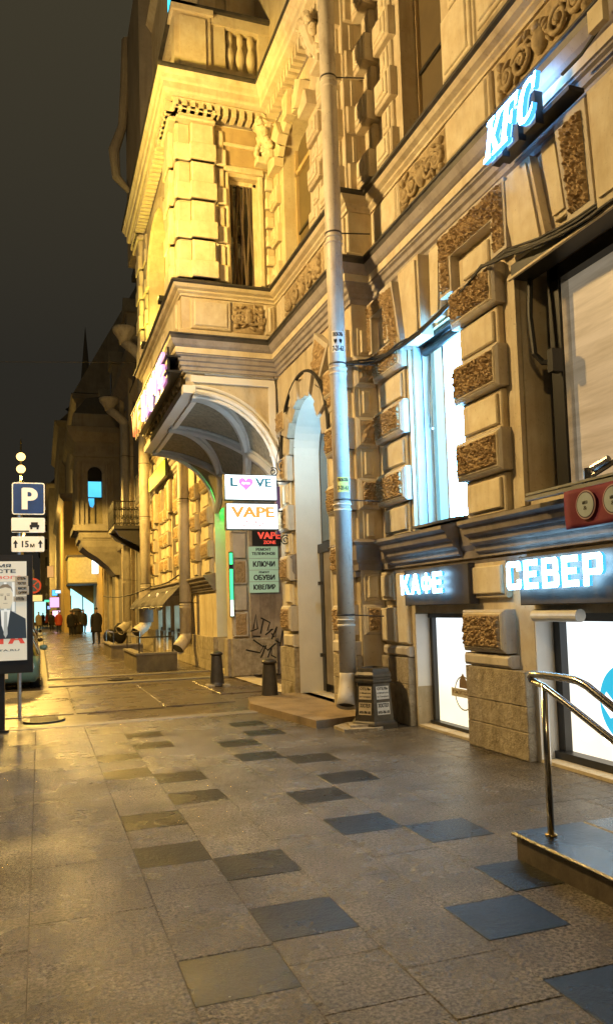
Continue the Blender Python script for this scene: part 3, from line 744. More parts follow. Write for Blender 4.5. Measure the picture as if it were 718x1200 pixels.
# bay corner pilasters with rusticated drums
mb = MB()
def drums(F, u0, u1, steps, base, pitch, n_):
    for k in range(n_):
        z0 = base+k*pitch+.02; z1 = base+(k+1)*pitch-.02
        for (a, b, w_) in steps:
            mb.panel(F, a, b, z0, z1, 0, w_, .025, 1 if w_ > .12 else 0)
            hz = z0+(z1-z0)*.45
            mb.panel(F, a-.02, b+.03, z0, hz, w_*.2, w_+.022, .01, 1)
drums(BY, 0, 0, [(2.36, 2.60, .07), (2.60, 3.02, .16), (3.10, 3.22, .06)], 7.4, .72, 4)
drums(BX, 0, 0, [(13.16, 13.45, .07), (13.45, 13.95, .15), (14.0, 14.3, .06)], 7.4, .72, 4)
drums(BX, 0, 0, [(17.4, 17.8, .06), (17.8, 18.3, .15), (18.3, 18.64, .07)], 7.4, .72, 4)
# capitals
for (F, a, b) in ((BY, 2.34, 3.04), (BX, 13.14, 13.98), (BX, 17.75, 18.66)):
    mb.panel(F, a, b, 10.28, 10.34, 0, .20, .02, 1); mb.panel(F, a+.04, b-.02, 10.34, 10.42, 0, .15, .02, 1); mb.panel(F, a-.03, b+.04, 10.42, 10.50, 0, .24, .02, 1); mb.panel(F, a+.06, b-.04, 10.50, 10.66, 0, .16, .02, 1)
# strip right of the bay window
for k in range(6): mb.panel(BY, 3.98, 4.14, 7.45+k*.36, 7.45+k*.36+(.2), 0, .10, .02, 1); mb.panel(BY, 4.0, 4.14, 7.67+k*.36, 7.45+k*.36+.34, 0, .04, .01, 0)
mb.panel(BY, 3.24, 3.30, 7.42, 9.5, 0, .03, .01, 1); mb.panel(BY, 3.86, 3.94, 7.42, 9.5, 0, .05, .01, 1); mb.panel(BY, 3.22, 3.96, 9.52, 9.62, 0, .07, .02, 1); mb.panel(BY, 3.1, 4.12, 10.0, 10.06, 0, .05, .01, 1)
# archivolt on the street front
for k in range(22):
    a0, a1 = PI*k/22, PI*(k+1)/22
    q = [(15.9+1.3*math.cos(a0), 8.92+.98*math.sin(a0)), (15.9+1.5*math.cos(a0), 8.92+1.18*math.sin(a0)), (15.9+1.5*math.cos(a1), 8.92+1.18*math.sin(a1)), (15.9+1.3*math.cos(a1), 8.92+.98*math.sin(a1))]
    mb.poly(BX, q, 0, .06, 1)
mb.build('bay_pilasters', [stucco, panelm], H)

# ---- balcony over the bay, and the next storey
mb = MB()
for (x0, x1, y0, y1) in ((XO-.05, XO+.62, YB-.05, YB+.3), (XO-.05, XO+.3, YE-.6, YE+.05)):
    mb.box(x0, x1, y0, y1, 11.2, 12.55, 0); mb.box(x0-.05, x1+.05, y0-.05, y1+.05, 12.4, 12.5, 1); mb.box(x0+.1, x1-.1, y0-.04, y1, 11.35, 12.3, 1)
mb.box(3.0, 4.15, YB, YB+.25, 11.2, 11.5, 0); mb.box(3.0, 4.15, YB-.03, YB+.28, 12.3, 12.5, 0)
mb.box(XO, XO+.25, YB+.3, YE-.6, 11.2, 11.5, 0); mb.box(XO-.03, XO+.28, YB+.3, YE-.6, 12.3, 12.5, 0)
mb.box(3.0, 3.3, YB, YB+.25, 11.5, 12.3, 0); mb.box(3.95, 4.15, YB, YB+.25, 11.5, 12.3, 0)
mb.box(3.3, 3.95, YB+.2, YB+.24, 11.5, 12.3, 0); mb.box(XO-.1, 4.15, YB-.1, YB+.35, 12.5, 12.56, 2); mb.box(XO-.1, XO+.35, YB-.1, YE, 12.5, 12.56, 2)
mb.build('balcony_parapet', [stucco, panelm, zinc], H)
for i in range(3):
    b_ = MB(); cx = 3.41+i*.2
    b_.lathe(cx, YB+.12, [(.07, 11.5), (.07, 11.56), (.04, 11.6), (.085, 11.8), (.08, 11.88), (.035, 12.05), (.06, 12.14), (.06, 12.3)], 10)
    b_.build('baluster', panelm, H, smooth=True)
for i in range(14):
    b_ = MB(); cy = YB+.5+i*.3
    b_.lathe(XO+.12, cy, [(.07, 11.5), (.07, 11.56), (.04, 11.6), (.085, 11.8), (.08, 11.88), (.035, 12.05), (.06, 12.14), (.06, 12.3)], 8)
    b_.build('baluster', panelm, H, smooth=True)
mb = MB()   # set back storey above
mb.box(3.0, 9, YB+.9, YE-.2, 11.2, 19, 0); mb.box(2.72, 3.0, YB+1.9, YE-.2, 11.2, 17, 0)
for k, x in enumerate((3.05, 3.55)): mb.box(x, x+.28, YB+.84, YB+.9, 11.3, 16, 1)
mb.box(3.0, 3.1, YB+.8, YB+.9, 11.3, 16, 1)
mb.sweep([(8, YB+.88), (2.98, YB+.88), (2.98, YE-.2)][::1] if False else [(4.5, YB+.88), (2.98, YB+.88), (2.98, YE-.2)], [(0, 15.6), (.25, 15.9), (.4, 16.1), (0, 16.3)], 1)
mb.build('attic_storey', [stucco, panelm], H)

# ---- windows of the house
def glow_mat(name, c1, c2, st, z0, z1, noise_=.15):
    """a lit room behind white film: brightness differs over the pane like a real lit blind"""
    m = bpy.data.materials.new(name); m.use_nodes = True; nt = m.node_tree; n = nt.nodes; L = nt.links; b = n['Principled BSDF']
    geo = n.new('ShaderNodeNewGeometry'); sp = n.new('ShaderNodeSeparateXYZ'); L.new(geo.outputs['Position'], sp.inputs[0])
    mr = n.new('ShaderNodeMapRange'); L.new(sp.outputs['Z'], mr.inputs[0]); mr.inputs[1].default_value = z0; mr.inputs[2].default_value = z1
    t = n.new('ShaderNodeTexNoise'); t.inputs['Scale'].default_value = 1.6; L.new(geo.outputs['Position'], t.inputs[0])
    ad = n.new('ShaderNodeMath'); ad.operation = 'MULTIPLY_ADD'; L.new(t.outputs[0], ad.inputs[0]); ad.inputs[1].default_value = noise_*2; L.new(mr.outputs[0], ad.inputs[2])
    rp_ = n.new('ShaderNodeValToRGB'); rp_.color_ramp.elements[0].color = (*c1, 1); rp_.color_ramp.elements[1].color = (*c2, 1); L.new(ad.outputs[0], rp_.inputs[0])
    L.new(rp_.outputs[0], b.inputs['Emission Color']); b.inputs['Emission Strength'].default_value = st; b.inputs['Base Color'].default_value = (.02, .02, .02, 1); b.inputs['Roughness'].default_value = .5
    return m
cyanw = glow_mat('lit_window_film', (.15, .50, 1.0), (.20, .56, 1.0), 62, 2.5, 4.9)
kafew = glow_mat('lit_shop_window', (1.0, .82, .48), (.88, .96, 1.0), 1.3, .3, 1.3)
W = MB(); W.box(7.5, 8.22, 2.52, 4.86, -.30, -.27, 0, F=N); wf = W.build('lit_window', cyanw, H)
W = MB(); W.box(8.22, 8.58, 2.52, 4.86, -.30, -.27, 0, F=N); W.build('cyan_side_sash', glow_mat('cyan_sash_film', (.22, .80, 1.0), (.50, .92, 1.0), 1.5, 2.5, 4.9), wf)
W = MB(); W.box(8.585, 8.596, 2.5, 4.85, -.4, -.01, 0, F=N); W.build('lit_reveal', mat('reveal_light_tint', (.62, .78, .86), .5), wf)  # pale cyan holds the window's light in the reveal's colour
W = MB()
for a in (7.46, 8.20, 8.53): W.box(a, a+.05, 2.5, 4.85, -.27, -.22, 0, F=N)
W.box(7.46, 8.58, 2.5, 2.56, -.27, -.21, 0, F=N)
W.build('window_frame', mat('pale_frame', (.55, .62, .66), .4), wf)
W = MB(); W.tube([N(7.46, 4.74, -.16), N(8.56, 4.74, -.16)], .055, 12); W.box(7.46, 8.58, 4.8, 4.86, -.27, -.05, 0, F=N); W.build('blind_box', blackp, wf)
W = MB(); W.tube([N(8.50, 4.5, -.2), N(8.50, 3.9, -.17), N(8.40, 3.72, -.1), N(8.33, 3.7, -.1)], .012, 6); W.build('awning_arm', steel, wf)
W = MB(); W.box(7.43, 8.59, 2.47, 2.5, -.4, .12, 0, F=N); W.build('window_sill', zinc, wf)
# the large window on the right
refl = bpy.data.materials.new('painted_reflection'); refl.use_nodes = True  # streaky reflection painted on the pane, with a faint glow
nt = refl.node_tree; nb = nt.nodes['Principled BSDF']; gg = nt.nodes.new('ShaderNodeNewGeometry'); mp = nt.nodes.new('ShaderNodeMapping'); mp.inputs['Scale'].default_value = (1, .5, 6)
tt = nt.nodes.new('ShaderNodeTexNoise'); tt.inputs['Scale'].default_value = 1.6; tt.inputs['Detail'].default_value = 9; tt.inputs['Roughness'].default_value = .65
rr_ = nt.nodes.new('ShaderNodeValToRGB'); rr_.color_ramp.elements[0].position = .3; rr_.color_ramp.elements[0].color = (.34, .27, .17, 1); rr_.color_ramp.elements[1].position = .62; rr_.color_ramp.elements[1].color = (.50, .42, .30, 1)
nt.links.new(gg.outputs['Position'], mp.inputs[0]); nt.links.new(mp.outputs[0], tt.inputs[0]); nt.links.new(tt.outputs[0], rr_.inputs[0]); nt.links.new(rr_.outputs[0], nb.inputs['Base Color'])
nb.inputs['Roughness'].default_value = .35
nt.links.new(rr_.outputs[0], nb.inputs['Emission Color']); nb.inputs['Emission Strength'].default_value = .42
W = MB(); W.box(3.2, 6.0, 2.55, 4.72, -.36, -.33, 0, F=N); wf = W.build('large_window', refl, H)
W = MB(); W.box(5.98, 6.14, 2.5, 4.78, -.37, -.22, 0, F=N); W.box(3.2, 6.1, 4.62, 4.76, -.37, -.22, 0, F=N); W.box(3.2, 6.1, 2.5, 2.58, -.37, -.22, 0, F=N); W.box(4.62, 4.72, 2.5, 4.7, -.37, -.24, 0, F=N)
W.build('window_frame', blackp, wf)
W = MB(); W.box(5.965, 5.978, 2.58, 4.62, -.33, -.24, 0, F=N); W.build('frame_edge', steel, wf)
W = MB(); W.box(3.2, 6.27, 4.70, 4.84, -.12, .10, 0, F=N); W.build('awning_cassette', blackp, wf)
W = MB(); W.box(3.2, 6.3, 4.69, 4.71, .10, .13, 0, F=N); W.build('cassette_edge', panelm, wf)
W = MB(); W.tube([N(6.18, 4.68, -.05), N(6.17, 4.3, -.02), N(6.14, 3.92, -.03), N(6.08, 3.82, -.08), N(5.98, 3.8, -.12)], .028, 8); W.box(5.94, 6.02, 3.7, 3.92, -.2, -.08, 0, F=N); W.build('awning_arm', blackp, wf)
# basement shop windows
W = MB(); W.box(7.5, 8.8, .04, 1.4, -.28, -.26, 0, F=N); wf = W.build('cafe_window', kafew, H)
W = MB(); W.box(8.74, 8.8, .03, 1.4, -.26, -.2, 0, F=N); W.box(7.5, 8.8, 1.36, 1.42, -.26, -.18, 0, F=N); W.box(7.5, 8.8, .02, .07, -.26, -.16, 0, F=N); W.build('window_frame', blackp, wf)
em = mat('emblem_brown', (.30, .20, .10), .6); eg = mat('emblem_grey', (.42, .42, .38), .6); eblue = emit('emblem_cyan', (.03, .50, .80), .8, (.02, .3, .5))
W = MB(); F_ = FX(4.5+.258)
cc = (8.13, .46)
for k in range(28):
    a0, a1 = 2*PI*k/28, 2*PI*(k+1)/28
    W.poly(F_, [(cc[0]+.19*math.cos(a0), cc[1]+.19*math.sin(a0)), (cc[0]+.205*math.cos(a0), cc[1]+.205*math.sin(a0)), (cc[0]+.205*math.cos(a1), cc[1]+.205*math.sin(a1)), (cc[0]+.19*math.cos(a1), cc[1]+.19*math.sin(a1))], 0, .004, 1)
W.poly(F_, [(cc[0]-.28, cc[1]-.05), (cc[0]+.28, cc[1]-.05), (cc[0]+.28, cc[1]+.05), (cc[0]-.28, cc[1]+.05)], .004, .006, 2)
W.poly(F_, [(cc[0]-.09, cc[1]+.06), (cc[0]+.09, cc[1]+.06), (cc[0]+.08, cc[1]+.15), (cc[0], cc[1]+.24), (cc[0]-.08, cc[1]+.15)], .004, .007, 0)
W.build('cupcake_emblem', [em, eg, mat('emblem_band', (.75, .68, .5), .6)], wf)
text('emblem_lettering', 'кондитерская', F_, cc[0]-.25, cc[0]+.25, cc[1]-.03, cc[1]+.03, .006, .002, em, wf, True)
sevw = glow_mat('lit_shop_window_wide', (1.0, .84, .58), (.88, .96, 1.0), 1.3, .3, 1.4)
W = MB(); W.box(3.6, 6.28, .05, 1.4, -.30, -.28, 0, F=N); wf = W.build('bakery_window', sevw, H)
W = MB(); W.box(6.2, 6.3, .03, 1.42, -.28, -.2, 0, F=N); W.box(3.6, 6.3, .02, .1, -.28, -.15, 0, F=N); W.box(3.6, 6.3, 1.34, 1.42, -.28, -.18, 0, F=N); W.build('window_frame', blackp, wf)
W = MB()
for i in range(7): W.ell(N, 6.0-i*.3, .28, -.26, .05, .05, .02)
W.build('window_lights', emit('bulb_warm', (1, .95, .8), 6), wf)
W = MB(); F_ = FX(4.5+.275); cc = (5.42, .62)
W.poly(F_, [(cc[0]+.40*math.cos(2*PI*k/40), cc[1]+.40*math.sin(2*PI*k/40)) for k in range(40)], 0, .004, 0)
W.poly(F_, [(cc[0]+.35*math.cos(2*PI*k/40), cc[1]+.35*math.sin(2*PI*k/40)) for k in range(40)], .004, .007, 1)
W.poly(F_, [(cc[0]+.33, cc[1]-.02), (cc[0]+.26, cc[1]+.09), (cc[0]+.18, cc[1]+.02), (cc[0]+.09, cc[1]+.12), (cc[0]-.05, cc[1]+.02), (cc[0]-.18, cc[1]+.10), (cc[0]-.33, cc[1]-.02), (cc[0]-.18, cc[1]-.12), (cc[0]+.09, cc[1]-.09), (cc[0]+.22, cc[1]-.14)], .007, .009, 0)
W.build('round_emblem', [emit('emblem_white', (.95, .98, 1), 1.6), eblue], wf)
W = MB(); W.tube([N(6.2, 1.40, .07), N(5.55, 1.40, .07)], .058, 14); W.build('roller_shutter', mat('shutter_white', (.75, .74, .70), .4), wf)
# upper windows (unlit)
for (F, a, b, z0, z1, nm) in ((N, 7.55, 8.6, 7.5, 10.9, 'n'), (N, 4.6, 5.7, 7.5, 10.9, 'n'), (Lf, 11.2, 12.55, 7.5, 9.8, 'l'), (Lf, 24, 25.2, 7.9, 10.4, 'l'), (Lf, 28, 29.2, 7.9, 10.4, 'l')):
    W = MB(); W.box(a, b, z0, z1, -.30, -.27, 0, F=F); wf = W.build('upper_window', brownglass, H)
    W = MB(); zc = z0+(z1-z0)*.28; W.box(a, b, zc, zc+.05, -.27, -.24, 0, F=F); W.box(a, b, z0+(z1-z0)*.75, z0+(z1-z0)*.75+.08, -.27, -.22, 1, F=F)
    W.box(a, a+.05, z0, z1, -.27, -.22, 1, F=F); W.box(b-.05, b, z0, z1, -.27, -.22, 1, F=F); W.build('window_frame', [blackp, wallin], wf)
W = MB(); W.box(3.31, 3.85, 7.43, 9.44, -.22, -.2, 0, F=BY); wf = W.build('bay_side_window', darkglass, H)
W = MB(); W.box(3.30, 3.36, 7.42, 9.44, -.2, -.14, 0, F=BY); W.box(3.80, 3.86, 7.42, 9.44, -.2, -.14, 0, F=BY); W.box(3.3, 3.86, 9.38, 9.45, -.2, -.14, 0, F=BY); W.box(3.3, 3.86, 7.42, 7.47, -.2, -.12, 0, F=BY); W.build('window_frame', panelm, wf)
curt = MB()
for i in range(6): curt.tube([BY(3.42+.07*i+.03*math.sin(i*9+j), 7.5+.38*j, -.19) for j in range(6)], [.03, .022, .03, .02, .028, .03], 6)
curt.build('curtain', mat('dark_curtain', (.10, .07, .05), .8), wf)
W = MB(); W.box(14.6, 17.2, 7.42, 9.9, -.35, -.32, 0, F=BX); wf = W.build('bay_front_window', stucco, H)
# basement windows of the far part: pale blue light
blw = emit('blue_lit_pane', (.55, .88, 1.0), 1.5, (.2, .3, .3))
for a in (24.2, 26.0, 27.8):
    W = MB(); W.box(a+.05, a+.95, .2, 1.7, -.2, -.18, 0, F=Lf); wf = W.build('basement_window', blw, H)
    W = MB(); W.box(a+.45, a+.52, .2, 1.7, -.18, -.14, 0, F=Lf); W.box(a, a+1, .85, .95, -.18, -.1, 0, F=Lf); W.build('window_frame', blackp, wf)
for a in (24.2, 27.4):
    W = MB(); W.box(a+.05, a+1.05, 2.5, 4.8, -.25, -.22, 0, F=Lf); W.build('ground_floor_window', darkglass, H)
# green lit doorway
grn = emit('green_neon', (.04, 1.0, .16), 5, (.0, .2, .05))
D = MB(); D.box(17.7, 18.75, .1, 4.95, -.47, -.45, 0, F=Lf); D.build('green_door', mat('black_green_door', (.01, .03, .015), .3), H)
D = MB()
for i in range(15):
    a0, a1 = PI*i/15, PI*(i+1)/15
    D.add([Lf(18.225+.52*math.cos(a), 4.425+.52*math.sin(a), w_) for a, w_ in ((a0, .01), (a1, .01), (a1, -.44), (a0, -.44))], [(0, 1, 2, 3)])
D.box(18.735, 18.748, .86, 4.43, -.44, .02, 0, F=Lf)
D.build('green_doorway_lining', whitep, H)
Gt = thing('neon_tube', 'green neon tube arched round the inner edge of the doorway under the bay', 'neon light', Lf(18.2, 3.9, -.2))
D = MB(); D.tube([(18.225+.45*math.cos(PI*i/14), 4.42+.45*math.sin(PI*i/14), -.30) for i in range(10)], .03, 6, F=Lf); D.build('tube', grn, Gt)
light('POINT', 'neon_light', Lf(18.2, 4.3, -.2), 24, (.01, 1, .10), .08)

# curled volute bracket standing out at the far end of the attic storey
mb = MB(); mb.tube([(2.45, 20.6, 12.9), (2.05, 20.7, 13.4), (2.0, 20.8, 14.2), (2.25, 20.9, 15.0), (2.35, 21.0, 16.2), (2.45, 21.0, 17.6)], [.06, .12, .15, .12, .14, .18], 10)
mb.box(2.4, 4.2, YE-.25, 21.4, 11.2, 17.5); mb.build('volute', farst0, H)
T_ = thing('neon_tube', 'vertical cyan neon strip on the storey above the bay', 'neon light', (2.68, 15.4, 14.2))
mb = MB(); mb.tube([(2.67, 15.35, 13.9), (2.67, 15.35, 17.0)], .05, 8); mb.build('tube', emit('neon_cyan', (.05, .65, 1), 2.2), T_)
print('house done')

# ================================================================== SIGNS ON THE FACADE
lw = emit('letter_white', (.34, .68, 1.0), 22); lk = emit('letter_ice_white', (.18, .48, 1.0), 42); lb = emit('letter_side_blue', (.06, .38, 1.0), 1.6)
G = {
 'К': [[(0, 0), (.28, 0), (.28, 1), (0, 1)], [(.285, .5), (.60, .5), (.98, 1), (.66, 1)], [(.285, .498), (.60, .498), (1, 0), (.68, 0)]],
 'А': [[(0, 0), (.26, 0), (.498, .72), (.498, 1), (.36, 1)], [(1, 0), (.74, 0), (.502, .72), (.502, 1), (.64, 1)], [(.335, .2), (.665, .2), (.60, .38), (.40, .38)]],
 'Ф': [[(.41, 0), (.59, 0), (.59, 1), (.41, 1)], [(.405, .16), (.405, .34), (.24, .36), (.2, .5), (.24, .64), (.405, .66), (.405, .84), (.12, .8), (0, .62), (0, .38), (.12, .2)], [(.595, .16), (.595, .34), (.76, .36), (.8, .5), (.76, .64), (.595, .66), (.595, .84), (.88, .8), (1, .62), (1, .38), (.88, .2)]],
 'Е': [[(0, 0), (.92, 0), (.92, .2), (.3, .2), (.3, .41), (.82, .41), (.82, .6), (.3, .6), (.3, .8), (.92, .8), (.92, 1), (0, 1)]],
 'С': [[(.1, 0), (.9, 0), (1, .1), (1, .34), (.72, .34), (.72, .2), (.28, .2), (.28, .8), (.72, .8), (.72, .66), (1, .66), (1, .9), (.9, 1), (.1, 1), (0, .9), (0, .1)]],
 'В': [[(0, 0), (.28, 0), (.28, 1), (0, 1)], [(.281, 0), (.88, 0), (1, .1), (1, .42), (.93, .5), (.281, .5), (.281, .42), (.72, .42), (.72, .18), (.281, .18)], [(.281, .502), (.93, .502), (.97, .58), (.97, .9), (.86, 1), (.281, 1), (.281, .82), (.69, .82), (.69, .6), (.281, .6)]],
 'Р': [[(0, 0), (.28, 0), (.28, 1), (0, 1)], [(.281, .34), (.9, .34), (1, .44), (1, .9), (.9, 1), (.281, 1), (.281, .82), (.72, .82), (.72, .52), (.281, .52)]],
 'K': [[(0, 0), (.50, 0), (.50, .1), (.40, .1), (.40, .9), (.50, .9), (.50, 1), (0, 1), (0, .9), (.12, .9), (.12, .1), (0, .1)], [(.405, .48), (.64, .48), (.92, .88), (1.05, .9), (1.05, 1), (.62, 1), (.62, .9), (.68, .88)], [(.405, .476), (.64, .476), (.98, .12), (1.1, .1), (1.1, 0), (.62, 0), (.62, .1), (.68, .12)]],
 'F': [[(0, 0), (.54, 0), (.54, .1), (.42, .1), (.42, .44), (.62, .44), (.62, .36), (.72, .36), (.72, .66), (.62, .66), (.62, .57), (.42, .57), (.42, .88), (.78, .88), (.82, .7), (.95, .7), (.95, 1), (0, 1), (0, .9), (.12, .9), (.12, .1), (0, .1)]],
 'C': [[(.95, .18), (.95, .32), (.8, .18), (.58, .12), (.40, .17), (.31, .34), (.31, .66), (.40, .83), (.58, .88), (.78, .8), (.84, .64), (.95, .64), (.95, 1), (.86, 1), (.82, .94), (.56, 1), (.25, .94), (.05, .74), (0, .5), (.05, .26), (.25, .06), (.56, 0), (.8, .05)]],
}
def block_letters(T, s, u_left, u_right, v0, v1, w0, th, gap=.14, shear=0.0, F=N, mats=None):
    """glowing channel letters on a facade whose u runs from right to left"""
    n_ = len(s); wd = 1/(n_+gap*(n_-1)); span = u_right-u_left
    for i, ch in enumerate(s):
        x0 = i*wd*(1+gap); m_ = MB()
        for pg in G[ch]:
            pts = [(u_left+span*(x0+x*wd)+(-1)*shear*y*(v1-v0), v0+(v1-v0)*y) for x, y in pg]
            k = len(pts); vs = [F(a, b, w0) for a, b in pts]+[F(a, b, w0+th) for a, b in pts]
            m_.add(vs, [tuple(range(k))[::-1], tuple(range(k, 2*k))], 0); m_.add(vs, [(j, (j+1) % k, k+(j+1) % k, k+j) for j in range(k)], 1)
        m_.build('letter', mats or [lw, lb], T, merge=False)
def letter_sign(name, lab, s, u0, u1, v0, v1, w0, back=None, shear=0.0, gap=.14, th=.035):
    T = thing(name, lab, 'sign', (4.5-w0, (u0+u1)/2, v0))
    if back: b_ = MB(); b_.panel(N, *back, .01, 0); b_.build('backing_board', mat('board_'+name, (.035, .03, .028), .6, (.06, .05, .04), 4, .2, 30), T)
    block_letters(T, s, u1, u0, v0, v1, w0, th, gap, shear, N, [lk if s == 'KFC' else lw, lb])
    return T
letter_sign('cafe_sign', 'small white glowing letters reading КАФЕ over the narrow shop window', 'КАФЕ', 7.66, 8.72, 1.66, 1.90, .19, back=(7.25, 8.80, 1.52, 1.97, .02, .14))
T = letter_sign('bakery_sign', 'large white glowing letters reading СЕВЕР over the wide shop window', 'СЕВЕР', 5.02, 6.36, 1.65, 1.915, .22, back=(4.6, 6.3, 1.50, 1.96, .02, .16), gap=.18)
T = letter_sign('fast_food_sign', 'white slanted glowing letters reading KFC on the cornice above the windows', 'KFC', 5.44, 6.22, 5.80, 6.16, .34, shear=.28, gap=.07, th=.05)
b_ = MB()
for (a, b) in ((5.98, 6.16), (5.72, 5.90), (5.46, 5.64)): b_.box(a, b, 5.76, 6.06, .25, .335, 0, F=N)
b_.box(5.1, 6.2, 5.84, 5.88, .1, .26, 0, F=N); b_.build('letter_case', blackp, T)

# light boxes on the iron bracket
def lightbox(name, lab, x0, x1, z0, z1, y):
    T = thing(name, lab, 'sign', ((x0+x1)/2, y, z0)); b_ = MB(); b_.box(x0, x1, y, y+.14, z0, z1); b_.build('case', blackp, T)
    b_ = MB(); b_.box(x0+.015, x1-.015, y-.012, y-.001, z0+.015, z1-.015); b_.build('lit_face', emit('face_'+name, (.88, .97, 1), 2.6), T)
    b_ = MB(); b_.box(x0+.015, x1-.015, y+.141, y+.152, z0+.015, z1-.015); b_.build('rear_lit_face', emit('rear_'+name, (.68, .86, 1), 13), T); return T
FB = FY(12.5-.018)
T = lightbox('shop_light_box', 'upper white light box reading LOVE with a pink heart on the iron bracket', 2.93, 3.85, 3.37, 3.81, 12.5)
teal = emit('ink_teal', (.02, .16, .22), .55, (.02, .1, .14)); pink = emit('ink_pink', (.95, .22, .80), .95, (.6, .1, .4)); orange = emit('ink_orange', (1.0, .30, .05), .95, (.8, .2, .05)); coral = emit('ink_coral', (.85, .16, .10), .8)
ph = emit('ink_pale', (.75, .40, .40), .9)
text('lettering', 'L', FB, 3.03, 3.16, 3.60, 3.75, 0, .004, teal, T, False, .04); text('lettering', 'VE', FB, 3.46, 3.75, 3.60, 3.75, 0, .004, teal, T, False, .04)
text('lettering', 'БУТИК', FB, 3.42, 3.76, 3.525, 3.565, 0, .004, ph, T); text('lettering', 'магазин приятных подарков', FB, 3.06, 3.78, 3.42, 3.445, 0, .003, ph, T)
def heart(mb, F, cu, cv, s_, w0, w1, m=0):
    pts = []
    for k in range(28):
        t = 2*PI*k/28; pts.append((cu+s_*.0625*16*math.sin(t)**3, cv+s_*.0625*(13*math.cos(t)-5*math.cos(2*t)-2*math.cos(3*t)-math.cos(4*t))))
    n_ = len(pts); vs = [F(a, b, w_) for w_ in (w0, w1) for a, b in pts]+[F(cu, cv, w0), F(cu, cv, w1)]
    fs = [(i, (i+1) % n_, n_+(i+1) % n_, n_+i) for i in range(n_)]+[(i, (i+1) % n_, 2*n_) for i in range(n_)]+[(n_+i, n_+(i+1) % n_, 2*n_+1) for i in range(n_)]
    mb.add(vs, fs, m)
b_ = MB(); heart(b_, FB, 3.30, 3.655, .125, 0, .005); b_.build('heart', pink, T)
text('lettering', 'бутик', FB, 3.23, 3.37, 3.63, 3.68, .005, .003, emit('ink_white', (1, 1, 1), 2), T, False, .03)
T = lightbox('vape_light_box', 'lower white light box reading VAPE ZONE in orange on the iron bracket', 2.95, 3.86, 2.87, 3.32, 12.5)
text('lettering', 'VAPE', FB, 3.03, 3.79, 3.075, 3.26, 0, .004, orange, T, False, .045); text('lettering', 'ZONE', FB, 3.23, 3.62, 2.925, 3.02, 0, .004, coral, T, False, .005)

T = thing('sign_bracket', 'black wrought iron scroll bracket holding the two white light boxes', 'bracket', (4.1, 12.57, 3.4))
b_ = MB(); b_.tube([(4.12, 12.57, 2.6), (4.12, 12.57, 4.1)], .016, 6)
for z in (3.72, 3.2): b_.tube([(4.2, 12.57, z), (3.0, 12.57, z)], .014, 6)
b_.build('bar', blackp, T)
b_ = MB()
for (cx, cz, r0, s_) in ((4.0, 3.98, .12, 1), (3.82, 3.88, .08, -1), (4.0, 2.7, .09, 1)):
    b_.tube([(cx+s_*r0*(1-i/26*.8)*math.cos(i*.4+1), 12.57, cz+r0*(1-i/26*.8)*math.sin(i*.4+1)) for i in range(26)], .011, 5)
b_.build('scroll', blackp, T)
# projecting sign seen edge on
b_ = MB(); b_.box(3.98, 4.06, 13.0, 13.1, 2.85, 3.7)
tag(b_.build('projecting_sign', mat('purple_case', (.05, .02, .05), .4)), 'narrow dark purple sign case on the corner behind the light boxes', 'sign')
# boards on the facing wall of the passage
FP = FY(17.2)
T = thing('vape_board', 'black board with red VAPE ZONE letters on the passage wall above the green boards', 'sign', (5.05, 17.2, 3.0))
b_ = MB(); b_.box(4.66, 5.40, 2.99, 3.36, 0, .04, 0, F=FP); b_.build('board', blackp, T)
red = emit('ink_red', (.9, .10, .06), .8, (.6, .05, .03))
text('lettering', 'VAPE', FP, 4.78, 5.34, 3.15, 3.31, .04, .006, red, T, False, .05); text('lettering', 'ZONE', FP, 4.92, 5.22, 3.03, 3.11, .04, .006, red, T, False, .02)
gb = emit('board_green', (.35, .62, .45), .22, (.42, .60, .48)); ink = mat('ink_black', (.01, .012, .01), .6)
for i, (z0, z1, tx, lab) in enumerate(((2.70, 2.97, ('РЕМОНТ', 'ТЕЛЕФОНОВ'), 'pale green board reading РЕМОНТ ТЕЛЕФОНОВ, topmost on the passage wall'), (2.43, 2.69, ('КЛЮЧИ',), 'pale green board reading КЛЮЧИ on the passage wall'),
                          (2.16, 2.42, ('РЕМОНТ', 'ОБУВИ'), 'pale green board reading РЕМОНТ ОБУВИ on the passage wall'), (1.90, 2.15, ('ЮВЕЛИР',), 'pale green board reading ЮВЕЛИР, lowest on the passage wall'))):
    T = thing('notice_board', lab, 'sign', (4.93, 17.2, z0), 'green notice boards on the passage wall'); b_ = MB(); b_.box(4.57, 5.27, z0, z1, 0, .03, 0, F=FP); b_.build('board', gb, T)
    if len(tx) == 1: text('lettering', tx[0], FP, 4.66, 5.19, z0+.07, z1-.06, .03, .005, ink, T, False, .05)
    elif i == 0: text('lettering', tx[0], FP, 4.74, 5.10, z1-.1, z1-.03, .03, .005, ink, T, False, .04); text('lettering', tx[1], FP, 4.64, 5.2, z0+.07, z0+.145, .03, .005, ink, T, False, .04)
    else: text('lettering', tx[0], FP, 4.80, 5.05, z1-.07, z1-.025, .03, .005, ink, T, False, .04); text('lettering', tx[1], FP, 4.67, 5.18, z0+.03, z0+.155, .03, .005, ink, T, False, .05)
